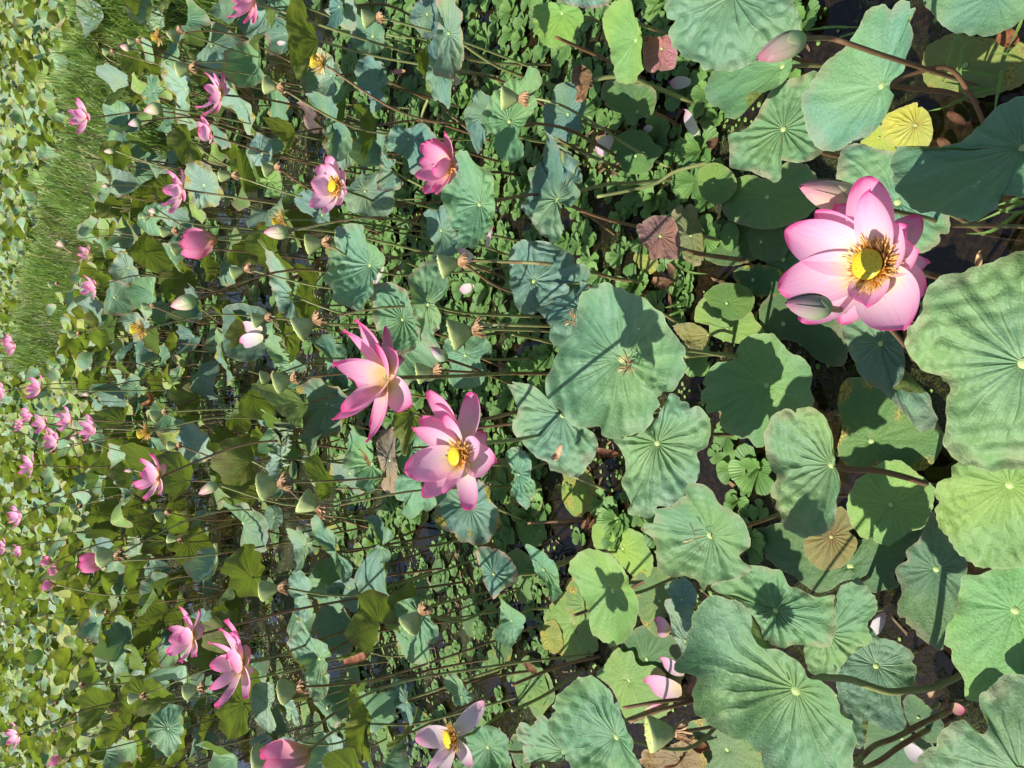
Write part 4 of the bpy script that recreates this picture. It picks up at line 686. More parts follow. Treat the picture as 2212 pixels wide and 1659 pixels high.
# ---- middle band
MID = dict(fine=False)
MM = [
 ('olive leaf seen from below with a pale rim, near the top edge', '10', (520, 355), .74, [(250, 40), (290, 0), (370, -20), (400, 70), (440, 180), (500, 280), (530, 360), (500, 470), (470, 560), (430, 640), (370, 700), (340, 640), (310, 540), (280, 400), (280, 300), (250, 200)], dict(n=AWAY, cup=.3, col='o')),
 ('pale leaf with a curled lobe at the top edge', '10', (90, 60), .66, [(0, -20), (100, 10), (130, 130), (150, 260), (210, 80), (250, 200), (240, 350), (150, 380), (130, 460), (60, 450), (0, 420), (-40, 200)], dict(col='w')),
 ('narrow crinkled leaf hanging near the cream pod at top', '10', (720, 60), .6, [(640, 0), (730, 0), (760, 80), (760, 200), (690, 270), (650, 260), (640, 130)], dict(col='b')),
 ('leaf with a dark half behind the top cream pod', '10', (1005, 310), .42, [(810, 110), (900, 60), (1000, 40), (1080, 100), (1110, 200), (1110, 350), (1080, 450), (1000, 470), (880, 430), (820, 300)], dict(col='b')),
 ('smooth leaf at the top edge behind the ragged leaf', '10', (1480, 120), .58, [(1335, 170), (1350, 80), (1400, 10), (1480, -20), (1570, 0), (1590, 150), (1580, 280), (1480, 340), (1380, 250)], dict(col='b')),
 ('ragged pale leaf with brown torn margin at the top edge', '10', (1665, 285), .66, [(1560, 0), (1640, -30), (1800, 0), (1750, 50), (1790, 130), (1780, 230), (1790, 320), (1800, 480), (1780, 580), (1730, 640), (1720, 680), (1600, 690), (1570, 600), (1580, 470), (1560, 330), (1575, 150)], dict(col='w', dry=1, n=(0, -.5, 1))),
 ('drooping scalloped leaf below the ragged pale leaf', '10', (1580, 620), .6, [(1490, 350), (1560, 300), (1580, 480), (1590, 650), (1690, 700), (1690, 780), (1680, 860), (1660, 940), (1610, 890), (1540, 870), (1500, 750), (1470, 660), (1500, 540), (1480, 430)], dict(col='b', n=(0, -.4, 1))),
 ('greyish leaf behind the yellow petalless head', '10', (650, 650), .56, [(500, 460), (560, 425), (610, 440), (660, 500), (680, 560), (700, 700), (700, 850), (560, 800), (540, 700), (510, 600)], dict(col='w', dry=.6)),
 ('dark folded leaf among the water lettuce near the top', '10', (1060, 720), .44, [(870, 560), (920, 500), (1000, 480), (1030, 520), (1090, 540), (1130, 620), (1140, 720), (1100, 780), (1120, 850), (1080, 940), (1000, 980), (980, 870), (950, 800), (900, 800), (870, 700)], dict(col='b', ruf=.2)),
 ('smooth two-lobed leaf pinched in the middle', '10', (640, 1050), .64, [(430, 820), (530, 800), (620, 830), (690, 880), (710, 960), (690, 1040), (655, 1062), (670, 1070), (740, 1060), (810, 1120), (835, 1200), (830, 1280), (790, 1350), (740, 1400), (680, 1390), (650, 1320), (640, 1200), (610, 1100), (600, 1000), (540, 900)], dict(col='b', ruf=.15)),
 ('dark olive curled leaf behind the pink side-on bloom', '10', (1030, 1090), .5, [(840, 920), (900, 900), (990, 980), (1040, 1060), (1030, 1150), (990, 1250), (940, 1390), (910, 1280), (900, 1150), (900, 1030)], dict(n=AWAY, col='o', cup=.2)),
 ('withered dark brown leaf beside the two-lobed leaf', '10', (560, 1140), .5, [(410, 1000), (450, 900), (500, 900), (530, 980), (600, 1050), (610, 1120), (580, 1180), (500, 1150), (430, 1090)], dict(col=(.07, .045, .04), dry=1, ruf=.22, bump=.12, navel=False)),
 ('olive-tipped leaf turned away near the small cream pod', '10', (330, 1150), .66, [(80, 1020), (180, 1010), (250, 1030), (310, 1070), (340, 1140), (320, 1240), (290, 1310), (250, 1320), (230, 1220), (150, 1150)], dict(n=AWAY, col='o', dry=.6, cup=.25)),
 ('greyish crinkled leaf above the small cream pod', '10', (40, 1330), .68, [(-40, 1140), (80, 1180), (130, 1250), (150, 1350), (110, 1410), (0, 1430), (-60, 1300)], dict(col='w', dry=.5)),
 ('green wrinkled leaf behind the small cream pod', '10', (110, 1560), .55, [(40, 1440), (90, 1400), (160, 1420), (200, 1480), (230, 1600), (200, 1690), (100, 1700), (40, 1580)], dict(col=(.13, .25, .07))),
 ('tattered grey leaf between the two upper blooms', '10', (1175, 1480), .58, [(1070, 1340), (1120, 1300), (1150, 1370), (1210, 1380), (1200, 1430), (1170, 1470), (1180, 1500), (1260, 1560), (1280, 1610), (1220, 1640), (1080, 1659), (1040, 1560), (1080, 1450)], dict(col='w', dry=.9, ruf=.16)),
 ('half-shaded leaf behind the pink side-on bloom', '10', (1310, 1200), .46, [(1130, 1230), (1160, 1130), (1210, 1080), (1310, 1110), (1380, 1080), (1450, 1060), (1510, 1120), (1570, 1220), (1480, 1330), (1460, 1420), (1380, 1500), (1330, 1490), (1320, 1400), (1240, 1330), (1140, 1300)], dict(col='b')),
 ('dark shaded leaf behind the curled two-lobed leaf', 'D', (1045, 250), .46, [(1003, 240), (1020, 225), (1022, 200), (1035, 193), (1060, 208), (1082, 190), (1092, 230), (1067, 260), (1052, 290), (1035, 332), (1025, 320), (1010, 280)], dict(col='b')),
 ('ribbed leaf with a brown navel under the pink side-on bloom', '11', (1930, 105), .64, [(1750, -309), (1880, -319), (1920, -239), (1990, -179), (2050, -149), (2060, 0), (2070, 100), (2060, 190), (2020, 250), (2050, 290), (2000, 360), (1960, 400), (1930, 440), (1940, 490), (1860, 500), (1760, 500), (1740, 470), (1760, 400), (1700, 310), (1650, 180), (1610, 60), (1610, -20), (1700, -100), (1755, -200)], dict(n=(0, -.5, 1), pleat=.08, fine=True)),
 ('folded leaf left of the ribbed brown-navel leaf', '11', (1600, 330), .5, [(1490, 190), (1560, 150), (1620, 110), (1650, 180), (1720, 320), (1770, 450), (1770, 540), (1700, 600), (1600, 570), (1560, 470), (1480, 360)], dict(col='b')),
 ('large pale leaf with scalloped margin and yellow navel, upper middle', '11', (980, 630), .70, [(690, 320), (720, 290), (790, 300), (860, 275), (950, 300), (960, 350), (1010, 380), (1010, 450), (1080, 480), (1110, 550), (1110, 630), (1060, 700), (1040, 760), (1000, 770), (1015, 870), (960, 950), (940, 1030), (840, 1010), (780, 980), (720, 930), (730, 880), (670, 820), (630, 760), (620, 710), (640, 650), (620, 590), (680, 550), (700, 490), (680, 420)], dict(n=(0, -.35, 1), cup=.14, pleat=.06, fine=True)),
 ('pale leaf behind the yellow-centred open bloom', '11', (560, 200), .6, [(330, 60), (400, 0), (480, -30), (540, 0), (560, 60), (620, 150), (640, 250), (620, 300), (530, 270), (470, 200), (380, 160)], dict(col='b')),
 ('long wavy leaf seen edge-on above the white petals', '11', (300, 890), .70, [(150, 440), (200, 440), (230, 520), (300, 530), (340, 590), (370, 680), (360, 760), (320, 840), (310, 900), (340, 950), (360, 1040), (330, 1120), (290, 1150), (260, 1090), (200, 1020), (160, 900), (120, 800), (120, 680), (130, 560)], dict(col='w', dry=.6)),
 ('pleated leaf with a brown navel and withered margin', '11', (1265, 1100), .58, [(1010, 900), (1050, 850), (1100, 800), (1180, 790), (1240, 800), (1310, 840), (1320, 900), (1350, 1000), (1380, 1130), (1420, 1180), (1400, 1300), (1390, 1370), (1280, 1430), (1180, 1400), (1080, 1250), (1040, 1180), (1020, 1100), (1020, 1000)], dict(n=(0, -.5, 1), pleat=.11, dry=.9, fine=True)),
 ('folded pale leaf between two green seed pods', '11', (1480, 970), .66, [(1380, 630), (1430, 600), (1510, 570), (1590, 610), (1640, 700), (1665, 780), (1650, 870), (1580, 940), (1550, 970), (1590, 1030), (1600, 1110), (1570, 1190), (1530, 1230), (1580, 1340), (1510, 1330), (1460, 1280), (1420, 1280), (1420, 1150), (1370, 1080), (1350, 980), (1330, 850), (1310, 740)], dict(n=(0, -.4, 1), cup=.16, ruf=.14, dry=.5, fine=True)),
 ('low leaf with a bright navel behind the purple bud', '11', (1800, 1410), .36, [(1610, 1300), (1680, 1260), (1760, 1290), (1850, 1250), (1950, 1230), (2000, 1280), (2035, 1330), (2030, 1400), (1960, 1420), (1950, 1500), (1980, 1600), (1950, 1659), (1850, 1690), (1700, 1690), (1640, 1600), (1660, 1450), (1630, 1370)], dict(col='g')),
 ('olive underside leaf left of the pale front bloom', '11', (240, 1240), .66, [(170, 1070), (250, 1050), (230, 1130), (330, 1170), (400, 1220), (440, 1320), (460, 1420), (400, 1490), (330, 1440), (260, 1370), (220, 1270), (190, 1200)], dict(n=AWAY, col='o')),
 ('low smooth leaf behind the olive underside leaf', '11', (300, 1480), .5, [(70, 1290), (200, 1240), (240, 1350), (330, 1440), (430, 1490), (430, 1540), (300, 1570), (180, 1500)], dict(col='g')),
 ('dark-hearted leaf left of the large twin bloom', '11', (700, 1500), .5, [(470, 1290), (540, 1240), (620, 1230), (690, 1290), (760, 1330), (790, 1400), (800, 1600), (780, 1700), (680, 1700), (620, 1560), (610, 1440), (560, 1360)], dict(col='b')),
 ('very dark broad leaf holding two white petals', 'D', (560, 720), .52, [(482, 690), (490, 665), (515, 655), (545, 660), (572, 668), (580, 690), (575, 730), (570, 765), (545, 780), (510, 778), (485, 755), (480, 720)], dict(col=(.05, .12, .07), n=(0, -.3, 1))),
 ('crumpled leaf with a brown scrap beside the twin blooms', '12', (1000, 690), .52, [(790, 500), (810, 420), (850, 380), (900, 340), (950, 380), (1000, 430), (1060, 480), (1020, 560), (1020, 700), (1090, 750), (1080, 820), (1010, 860), (1030, 920), (950, 940), (880, 860), (860, 780), (820, 740), (760, 740), (755, 650), (790, 590)], dict(ruf=.18)),
 ('withered pink-striped leaf edge beside the twin blooms', '12', (1150, 660), .55, [(1040, 480), (1100, 400), (1170, 360), (1210, 420), (1200, 560), (1210, 650), (1230, 760), (1200, 870), (1200, 930), (1150, 980), (1080, 880), (1090, 780), (1050, 620)], dict(col=(.24, .18, .13), dry=1, pleat=.09)),
 ('yellow-olive leaf seen from below between the twin blooms', '12', (1330, 250), .62, [(1190, 270), (1260, 240), (1330, 190), (1420, 240), (1500, 340), (1500, 500), (1400, 580), (1330, 630), (1270, 600), (1210, 440)], dict(n=AWAY, col='o')),
 ('broad crinkled leaf under the twin blooms', '12', (1400, 820), .55, [(1200, 470), (1260, 600), (1310, 650), (1310, 780), (1420, 800), (1460, 950), (1540, 980), (1530, 1060), (1470, 1110), (1380, 1130), (1340, 1170), (1260, 1110), (1290, 1030), (1220, 980), (1210, 830), (1270, 760), (1200, 680)], dict(ruf=.14)),
 ('half-olive leaf curling over near the open water', '12', (200, 640), .68, [(90, 500), (160, 480), (200, 400), (240, 330), (270, 400), (290, 480), (300, 560), (230, 650), (215, 750), (180, 820), (130, 780), (90, 720), (130, 620)], dict(n=(0, .2, 1), col='w', ruf=.2)),
 ('leaf with a pale back and olive belly left of the large bloom', '12', (420, 180), .66, [(170, 0), (300, 20), (330, 80), (440, 100), (460, 250), (440, 350), (400, 380), (310, 350), (240, 260), (190, 130)], dict(n=(0, .9, .8), col='w', cup=.2)),
 ('twisted narrow pale leaf among dark stems', '12', (460, 640), .62, [(370, 440), (410, 390), (480, 380), (520, 450), (520, 560), (475, 615), (520, 680), (520, 780), (530, 850), (510, 960), (480, 900), (450, 750), (400, 660), (420, 560)], dict(col='w', ruf=.2)),
 ('olive leaf turned away beside the twisted narrow leaf', '12', (640, 900), .6, [(510, 720), (600, 620), (620, 750), (690, 850), (660, 960), (550, 1000), (510, 850)], dict(n=AWAY, col='o')),
 ('shaded dark leaf near the green fluted pods', '12', (150, 1150), .6, [(40, 1180), (90, 1080), (160, 1040), (220, 1090), (230, 1180), (180, 1250), (80, 1260)], dict(col=(.07, .14, .08))),
 ('narrow sunlit leaf with a curled tip near the brown scraps', '12', (420, 1380), .62, [(270, 1260), (370, 1250), (470, 1330), (490, 1440), (440, 1520), (390, 1620), (350, 1540), (320, 1400)], dict(col='w')),
 ('S-shaped crinkled leaf below the large bloom', '12', (690, 1450), .58, [(480, 1180), (530, 1130), (580, 1220), (650, 1260), (690, 1330), (700, 1470), (760, 1490), (810, 1540), (830, 1640), (760, 1720), (700, 1620), (660, 1500), (560, 1400), (500, 1330)], dict(ruf=.2)),
 ('long blue-grey leaf folded along its rib, lower middle', 'D', (822, 1182), .6, [(790, 1118), (808, 1113), (823, 1120), (833, 1140), (848, 1150), (848, 1165), (828, 1177), (843, 1190), (843, 1210), (828, 1217), (835, 1245), (830, 1260), (832, 1320), (823, 1355), (812, 1355), (805, 1335), (790, 1320), (783, 1290), (770, 1265), (763, 1250), (775, 1225), (792, 1205), (812, 1180), (812, 1155)], dict(col='b', ruf=.15)),
 ('ribbed hanging leaf behind the tilted green pod', '13', (1405, 320), .52, [(1180, 260), (1260, 210), (1340, 190), (1390, 180), (1440, 220), (1490, 290), (1510, 370), (1580, 470), (1550, 580), (1470, 570), (1490, 640), (1490, 720), (1460, 800), (1380, 790), (1290, 780), (1240, 740), (1220, 650), (1190, 600), (1180, 520), (1130, 450), (1150, 330)], dict(n=(0, -.4, 1), pleat=.08, fine=True)),
 ('dark leaf with a dry torn margin over the open water', 'D', (1065, 1240), .42, [(1030, 1190), (1045, 1180), (1070, 1185), (1090, 1195), (1110, 1220), (1120, 1250), (1110, 1262), (1085, 1275), (1065, 1295), (1055, 1280), (1045, 1255), (1035, 1225)], dict(col='b', dry=1, pleat=.08)),
 ('narrow leaf standing beside the lower smooth lime leaf', 'D', (1175, 1230), .35, [(1145, 1180), (1155, 1172), (1175, 1180), (1190, 1200), (1205, 1230), (1210, 1270), (1215, 1280), (1200, 1298), (1185, 1270), (1160, 1240), (1150, 1210)], dict(ruf=.06)),
 ('low green leaf under the dry-margined dark leaf', 'D', (1105, 1340), .2, [(1085, 1290), (1110, 1280), (1130, 1300), (1140, 1330), (1125, 1370), (1100, 1400), (1075, 1380), (1080, 1340)], dict()),
 ('cross-shaped ribbed leaf with four lobes', '13', (545, 715), .66, [(410, 340), (500, 320), (580, 310), (585, 400), (530, 460), (510, 495), (600, 490), (680, 480), (730, 530), (740, 600), (680, 680), (610, 700), (630, 760), (635, 850), (630, 950), (600, 1040), (510, 1100), (480, 1030), (430, 940), (420, 850), (430, 800), (360, 740), (310, 660), (270, 590), (300, 520), (390, 480), (400, 400)], dict(n=(0, -.4, 1), dry=.5, pleat=.07, fine=True)),
 ('pale leaf with a dark patch beside the cross-shaped leaf', '13', (430, 170), .64, [(290, 0), (360, -60), (440, 0), (480, 100), (430, 170), (480, 230), (495, 330), (420, 400), (350, 360), (330, 300), (330, 200), (280, 140)], dict(col='w')),
 ('shaded round leaf behind the long blue-grey leaf', '13', (810, 100), .5, [(610, 140), (650, 70), (760, 20), (850, 30), (870, 120), (910, 240), (860, 310), (780, 270), (700, 190)], dict(col='b')),
 ('mottled olive leaf seen from below at lower left', '13', (960, 1270), .6, [(760, 980), (820, 970), (900, 1060), (960, 1150), (990, 1250), (970, 1400), (930, 1450), (970, 1550), (990, 1600), (900, 1590), (800, 1500), (770, 1400), (790, 1340), (800, 1200), (770, 1100)], dict(n=AWAY, col=(.16, .24, .06), mat=MAT_LEAF_WORN)),
 ('leaf with a folded pale top near the white-petalled bloom', '13', (1300, 1090), .48, [(1130, 980), (1180, 960), (1200, 900), (1240, 890), (1300, 960), (1310, 1080), (1380, 1120), (1370, 1200), (1330, 1300), (1280, 1270), (1250, 1180), (1180, 1080)], dict(col='b', ruf=.18)),
 ('small pale leaf above the white-petalled bloom', '13', (1780, 1040), .36, [(1620, 920), (1680, 840), (1760, 880), (1810, 970), (1870, 1050), (1820, 1110), (1720, 1110), (1700, 1030), (1650, 980)], dict()),
 ('broad leaf behind the white-petalled bloom at the bottom edge', '13', (2000, 1480), .42, [(1840, 1360), (1960, 1290), (2080, 1310), (2180, 1380), (2180, 1500), (2212, 1600), (2150, 1720), (1900, 1720), (1720, 1680), (1800, 1500)], dict()),
 ('rayed pale leaf near the small green pods at lower left', '13', (90, 1075), .68, [(-20, 940), (80, 920), (160, 940), (160, 1060), (130, 1150), (170, 1280), (140, 1360), (70, 1320), (0, 1250), (-40, 1080)], dict(col='w', n=(0, -.4, 1))),
 ('small pale leaf wrapped round the lower-left green pod', '13', (300, 1150), .62, [(150, 1110), (220, 1040), (300, 1050), (340, 1110), (370, 1220), (370, 1300), (300, 1260), (200, 1180)], dict(col='w')),
 ('crumpled blue leaf beside the opening pink bud at the bottom', '13', (330, 1440), .62, [(190, 1440), (230, 1390), (300, 1400), (400, 1440), (450, 1480), (400, 1500), (300, 1490)], dict(col='b')),
]
for lab, tile, nav, z, pts, kw in MM:
    rf = random.Random(lab); kk = dict(fine=False, ruf=.15, bump=.06, fold=rf.choice([0, .4, -.5, .55, -.35]), fa=rf.uniform(-.6, .6)); kk.update(kw)
    LF(lab, tile, nav, z, pts, **kk)
# ------------------------------------------------------------------ flowers
DEEP = (1.0, 0.86, 0.90); PALE = (1.02, 1.10, 1.06); SOFT = (1.0, 1.0, 1.0)
LAND = []     # (words, px, py): what later labels refer to
def FLW(label, short, c, d, tips, **k):
    ws = k.pop('ws', 1.42)
    if tips: tips = [(t[0], t[1], t[2], dict(t[3], w=t[3].get('w', k.get('Wd', .062)) * ws)) for t in tips]
    lotus_flower(label, c, d, k.pop('axis', (0, 0.1, 1)), tips, **k); LAND.append((short, c[0], c[1]))
FLW('great open pink lotus bloom with yellow centre, nearest of all', 'the great bloom', (1893, 575), 1.075, [
    (1695, 497, 0.2, dict(w=.074, L=.132)), (1681, 625, 0.2, dict(w=.072, L=.14)), (1728, 694, 0.3, dict(w=.060, L=.125)), (1761, 455, 0.3, dict(w=.050, L=.12)),
    (1869, 381, 0.0, dict(w=.064, L=.125)), (1880, 410, -0.7, dict(w=.060, L=.115)), (1988, 466, 0.2, dict(w=.052, L=.10)), (1958, 492, -0.5, dict(w=.062, L=.098)),
    (1984, 540, -0.45, dict(w=.055, L=.085)), (2006, 570, 0.7, dict(w=.030, L=.08, ti=(1, 1.2, 1.05))), (1868, 660, -.45, dict(w=.056, L=.085, bl=.10)), (1949, 713, -0.45, dict(w=.088, L=.122)),
    (1994, 640, -0.1, dict(w=.060, L=.10)), (1815, 700, 0.6, dict(w=.05, L=.11)), (1775, 560, 0.7, dict(w=.06, L=.12)), (1810, 440, 0.7, dict(w=.05, L=.11))],
    axis=(0, .02, 1), ws=1.22, bulge=.12, fine=True, stam=260, rec=.0190, L=.12, tint=(1.0, 1.05, 1.02), stem=[(2000, 592, .75), (2050, 606, .4), (2130, 630, -.03)])
FLW('large pink lotus bloom seen side-on, upper of the close pair', 'the large side-on bloom', (838, 816), 1.5, [
    (832, 703, .4, dict(w=.045)), (769, 690, .2, dict(w=.062, L=.14)), (740, 713, .6, dict(w=.045)), (719, 782, -.3, dict(w=.078)), (718, 907, .5, dict(w=.05)), (739, 890, -.35, dict(w=.082)),
    (792, 956, -.3, dict(w=.052, L=.145)), (885, 880, -.7, dict(w=.062, L=.10)), (870, 772, .4, dict(w=.04, L=.075, ti=PALE)), (853, 757, -.9, dict(w=.05, L=.095)), (805, 925, .5, dict(w=.045)), (760, 820, .7, dict(w=.06)), (812, 745, -.5, dict(w=.05))],
    ws=1.6, tint=(1, .92, .97), fine=True, L=.125, stem=[(930, 814, 1.0), (1020, 811, .75), (1106, 806, .5), (1183, 807, .28), (1290, 812, -.03)], stam=0)
FLW('pink lotus bloom with bright yellow centre, lower of the close pair', 'the yellow-centred twin bloom', (1000, 984), 1.45, [
    (924, 844, .1, dict(w=.05, L=.14)), (1020, 847, -.3, dict(w=.056, L=.125)), (908, 902, .6, dict(w=.05)), (889, 924, .3, dict(w=.05)), (874, 1017, -.1, dict(w=.064)), (912, 1074, .3, dict(w=.058)),
    (958, 1066, -.9, dict(w=.052, L=.10)), (1014, 1102, -.2, dict(w=.05, L=.115)), (1068, 1002, -.6, dict(w=.062, L=.10)), (958, 897, -.7, dict(w=.032, L=.10)), (1036, 955, -.95, dict(w=.045, L=.075)), (1049, 936, .2, dict(w=.045, L=.07, ti=PALE)), (935, 1052, .7, dict(w=.05)), (942, 872, .8, dict(w=.045))],
    axis=(0, -.05, 1), fine=True, stam=190, rec=.0175, stem=[(1048, 957, .9), (1106, 951, .72), (1180, 937, .46), (1266, 922, .22), (1330, 912, -.03)])
FLW('deep pink bloom facing away above a ribbed leaf', 'the pink side-on bloom', (976, 362), 2.4, [
    (960, 284, 0, {}), (919, 304, .3, {}), (908, 314, -.2, dict(w=.06)), (895, 380, 0, {}), (915, 415, .2, {}), (938, 416, -.3, {}), (993, 347, -.5, dict(w=.05, L=.06)), (936, 362, -.9, dict(w=.066, L=.085)), (984, 397, -.6, dict(w=.05, L=.07)), (930, 300, .6, {}), (905, 350, .6, {})],
    tint=(1.0, .80, .88), L=.12, Wd=.058, stam=30, stem=[(1010, 367, .5), (1040, 374, .38), (1075, 372, .2), (1130, 380, -.03)])
FLW('pale pink bloom showing its yellow centre, upper middle', 'the pale open bloom', (730, 405), 2.55, [
    (709, 336, 0, {}), (685, 359, .2, {}), (671, 395, 0, dict(w=.066)), (669, 446, .1, {}), (700, 461, -.3, {}), (746, 372, -.5, dict(L=.09)), (748, 412, -.9, dict(L=.07)), (735, 443, -.6, dict(L=.08)), (705, 352, -.4, {}), (676, 425, .6, {})],
    tint=PALE, alpha=.75, L=.12, Wd=.056, stam=90, rec=.019, axis=(0, -.25, 1), stem=[(765, 418, .7), (800, 432, .5), (860, 470, .2), (900, 490, -.03)])
FLW('ragged white and pink bloom losing its petals at the bottom edge', 'the ragged white bloom', (985, 1592), 2.15, [
    (897, 1594, .2, dict(w=.055, L=.13)), (918, 1668, -.3, dict(w=.075, L=.14)), (1047, 1515, -.4, dict(w=.058, L=.14)), (1020, 1655, -.5, dict(w=.055, L=.10)), (940, 1700, .2, dict(w=.06, L=.14))],
    tint=PALE, alpha=.35, L=.13, stam=140, rec=.021, axis=(0, .1, 1), fine=True, stem=[(1030, 1580, .42), (1080, 1545, .2), (1120, 1520, -.03)])
FLW('spread pink bloom in the lower pair at far left bottom', 'the lower-left large bloom', (527, 1432), 2.3, [
    (489, 1338, 0, {}), (475, 1358, .4, {}), (449, 1389, .3, dict(w=.032)), (452, 1436, 0, {}), (450, 1491, .2, dict(w=.058)), (467, 1528, -.1, dict(w=.045)), (532, 1509, -.5, {}), (540, 1404, -.5, {}), (492, 1424, -.9, dict(w=.062, L=.09)), (548, 1446, .3, dict(L=.06, ti=PALE)), (500, 1365, -.4, {})],
    L=.13, Wd=.058, stam=60, stem=[(590, 1420, .95), (670, 1390, .65), (780, 1350, .3), (880, 1310, -.03)])
FLW('pink bloom just beyond the lower-left large bloom', 'the lower-left small bloom', (420, 1374), 3.0, [
    (386, 1309, 0, {}), (432, 1314, .3, {}), (364, 1356, .2, {}), (364, 1382, -.3, {}), (361, 1412, .3, {}), (390, 1431, 0, {}), (420, 1419, -.4, {}), (442, 1359, -.5, dict(L=.07)), (385, 1375, -.9, {}), (400, 1330, -.3, {})], L=.115, Wd=.056, stam=50)
FLW('pink bloom standing alone over the open water gap', 'the lone left bloom', (347, 1030), 3.5, [
    (327, 979, 0, {}), (301, 991, .2, {}), (287, 1048, .1, {}), (296, 1057, -.3, {}), (312, 1079, 0, {}), (345, 1069, -.6, {}), (358, 1004, -.4, {}), (305, 1020, -.9, dict(w=.066)), (318, 1005, .6, {})], L=.12, Wd=.056, stam=40)
FLW('pink bloom near the top edge with many upright petals', 'the upper far bloom', (480, 205), 3.6, [
    (442, 156, 0, {}), (460, 156, .4, {}), (482, 157, .2, {}), (422, 232, .1, {}), (440, 249, -.2, {}), (465, 246, -.4, {}), (440, 187, -.4, {}), (494, 190, -.5, dict(L=.07)), (450, 215, -.9, {})], L=.12, Wd=.05, stam=50)
FLW('half-open pale pink bloom just below the upper far bloom', 'the half-open upper bloom', (458, 293), 3.7, [(434, 250, 0, {}), (424, 262, .3, {}), (427, 287, 0, {}), (455, 302, -.4, {}), (432, 275, -.8, {})], tint=PALE, L=.10, Wd=.055, stam=0)
FLW('spread pink bloom in front of the grassy bank', 'the bloom before the bank', (398, 410), 3.7, [
    (360, 367, 0, {}), (390, 361, .1, {}), (350, 410, .2, {}), (351, 444, 0, {}), (367, 460, -.2, {}), (397, 430, -.6, {}), (362, 412, -.9, {}), (375, 385, -.5, {})], tint=PALE, L=.115, Wd=.056, stam=30)
FLW('deep pink bloom cut by the top edge', 'the top-edge bloom', (553, 5), 3.2, [(492, 37, 0, {}), (527, 51, -.3, {}), (547, 50, -.6, {}), (497, -10, 0, {}), (525, -30, .2, {}), (505, 15, -.8, {}), (540, -30, -.4, {})], tint=DEEP, L=.12, Wd=.06, stam=30)
FAR_FL = [(190, 256, 66, 'bright pink bloom against the grassy bank', 'the bank bloom'), (192, 550, 40, 'deep pink small bloom at the foot of the bank', 'the deep pink bank bloom'), (207, 620, 52, 'pale pink bloom beside a tan floating leaf', 'the pale bank bloom'),
    (33, 745, 46, 'pale pink bloom in the far field beyond the bank', 'the far pale bloom'), (90, 838, 56, 'pink bloom at the upper side of the far cluster', 'the cluster\'s upper bloom'), (10, 846, 38, 'pink bloom cut by the left edge', 'the edge bloom'),
    (155, 905, 52, 'largest pink bloom of the far cluster', 'the cluster\'s largest bloom'), (100, 915, 50, 'pale bloom with a yellow heart in the far cluster', 'the cluster\'s yellow-hearted bloom'), (68, 895, 38, 'small pink bloom deep in the far cluster', 'the cluster\'s deepest bloom'),
    (50, 918, 32, 'smallest bloom at the back of the far cluster', 'the cluster\'s smallest bloom'), (126, 950, 54, 'pale double-looking bloom at the lower side of the far cluster', 'the cluster\'s pale bloom'), (206, 925, 60, 'pink bloom nearest the camera in the far cluster', 'the cluster\'s nearest bloom'),
    (72, 1005, 48, 'pink bloom alone below the far cluster', 'the bloom below the cluster'), (47, 1115, 50, 'open pink bloom far out over the lower field', 'the far lower bloom'), (12, 1182, 36, 'deep pink bloom at the left edge', 'the left-edge bloom'),
    (48, 1187, 32, 'small cupped pink bloom beside the left-edge bloom', 'the small cupped bloom'), (42, 1588, 50, 'pink bloom far out near the bottom edge', 'the far bottom bloom')]
for i, (x, y, s, lab, sh) in enumerate(FAR_FL):
    d = 0.205 * FPX / s
    FLW(lab, sh, (x, y), d, None, axis=(random.uniform(-.2, .2), random.uniform(-.3, .1), 1), n=9, L=.112, Wd=.066, openness=random.uniform(.85, 1.1), tint=random.choice([SOFT, PALE, PALE]), stam=24, spin=i * 1.3)
# ------------------------------------------------------------------ buds
def BUD(label, tip, base, d, **k):
    lotus_bud(label, tip, base, d, **k); LAND.append(('the ' + k.get('short', label), base[0], base[1])) if False else None
BUD('pale pink pointed bud on a long arching stem, top right', (1638, 127), (1734, 82), 1.32, fat=.25, tint=(1.0, 1.25, 1.0), green=.55, fine=True, stem=[(1790, 83, .74), (1830, 93, .7), (1900, 117, .6), (1960, 136, .48), (2010, 152, .34), (2080, 175, .12), (2120, 190, -.03)])
BUD('pinkish beige bud half hidden behind the great bloom', (1734, 404), (1850, 438), 1.18, fat=.28, tint=(1.0, 1.2, .95), green=.35, fine=True, stem=[(1925, 455, .68), (2004, 472, .5), (2049, 486, .38), (2159, 488, .15), (2230, 490, -.03)])
BUD('grey-green bud with a dark tip in front of the great bloom', (1700, 655), (1789, 666), .96, fat=.30, tint=(.62, .80, .74), green=.5, fine=True, stem=[(1830, 672, .9), (1890, 681, .78), (1946, 735, .4), (1975, 780, -.03)])
BUD('small purple bud right of the large side-on bloom', (930, 750), (965, 777), 2.0, fat=.28, tint=(.55, .75, .75), green=.3, stem=[(1020, 795, .5), (1080, 820, .3), (1140, 842, -.03)])
BUD('slender pale bud on a tall stem, left of centre', (369, 662), (425, 647), 2.9, fat=.29, tint=(1.0, 1.2, .95), green=.5)
BUD('pink-tipped bud in front of a yellow petalless head', (570, 502), (624, 500), 2.6, fat=.29, tint=(1.0, 1.1, .95), green=.6)
BUD('leaning pale pink bud near the water, lower left', (429, 1067), (470, 1045), 3.0, fat=.24, tint=(1.0, 1.1, .95), green=.5)
BUD('green-based bud below the upper far bloom', (311, 240), (350, 231), 4.2, fat=.32, tint=(1, 1.1, .9), green=.6)
BUD('mauve bud beside the green-based bud', (277, 269), (304, 262), 4.8, fat=.32, tint=(.85, 1, 1), green=.3)
BUD('pink bud crossing a seed pod near the top edge', (259, 99), (283, 105), 4.8, fat=.32, tint=(1, .9, .95), green=.2)
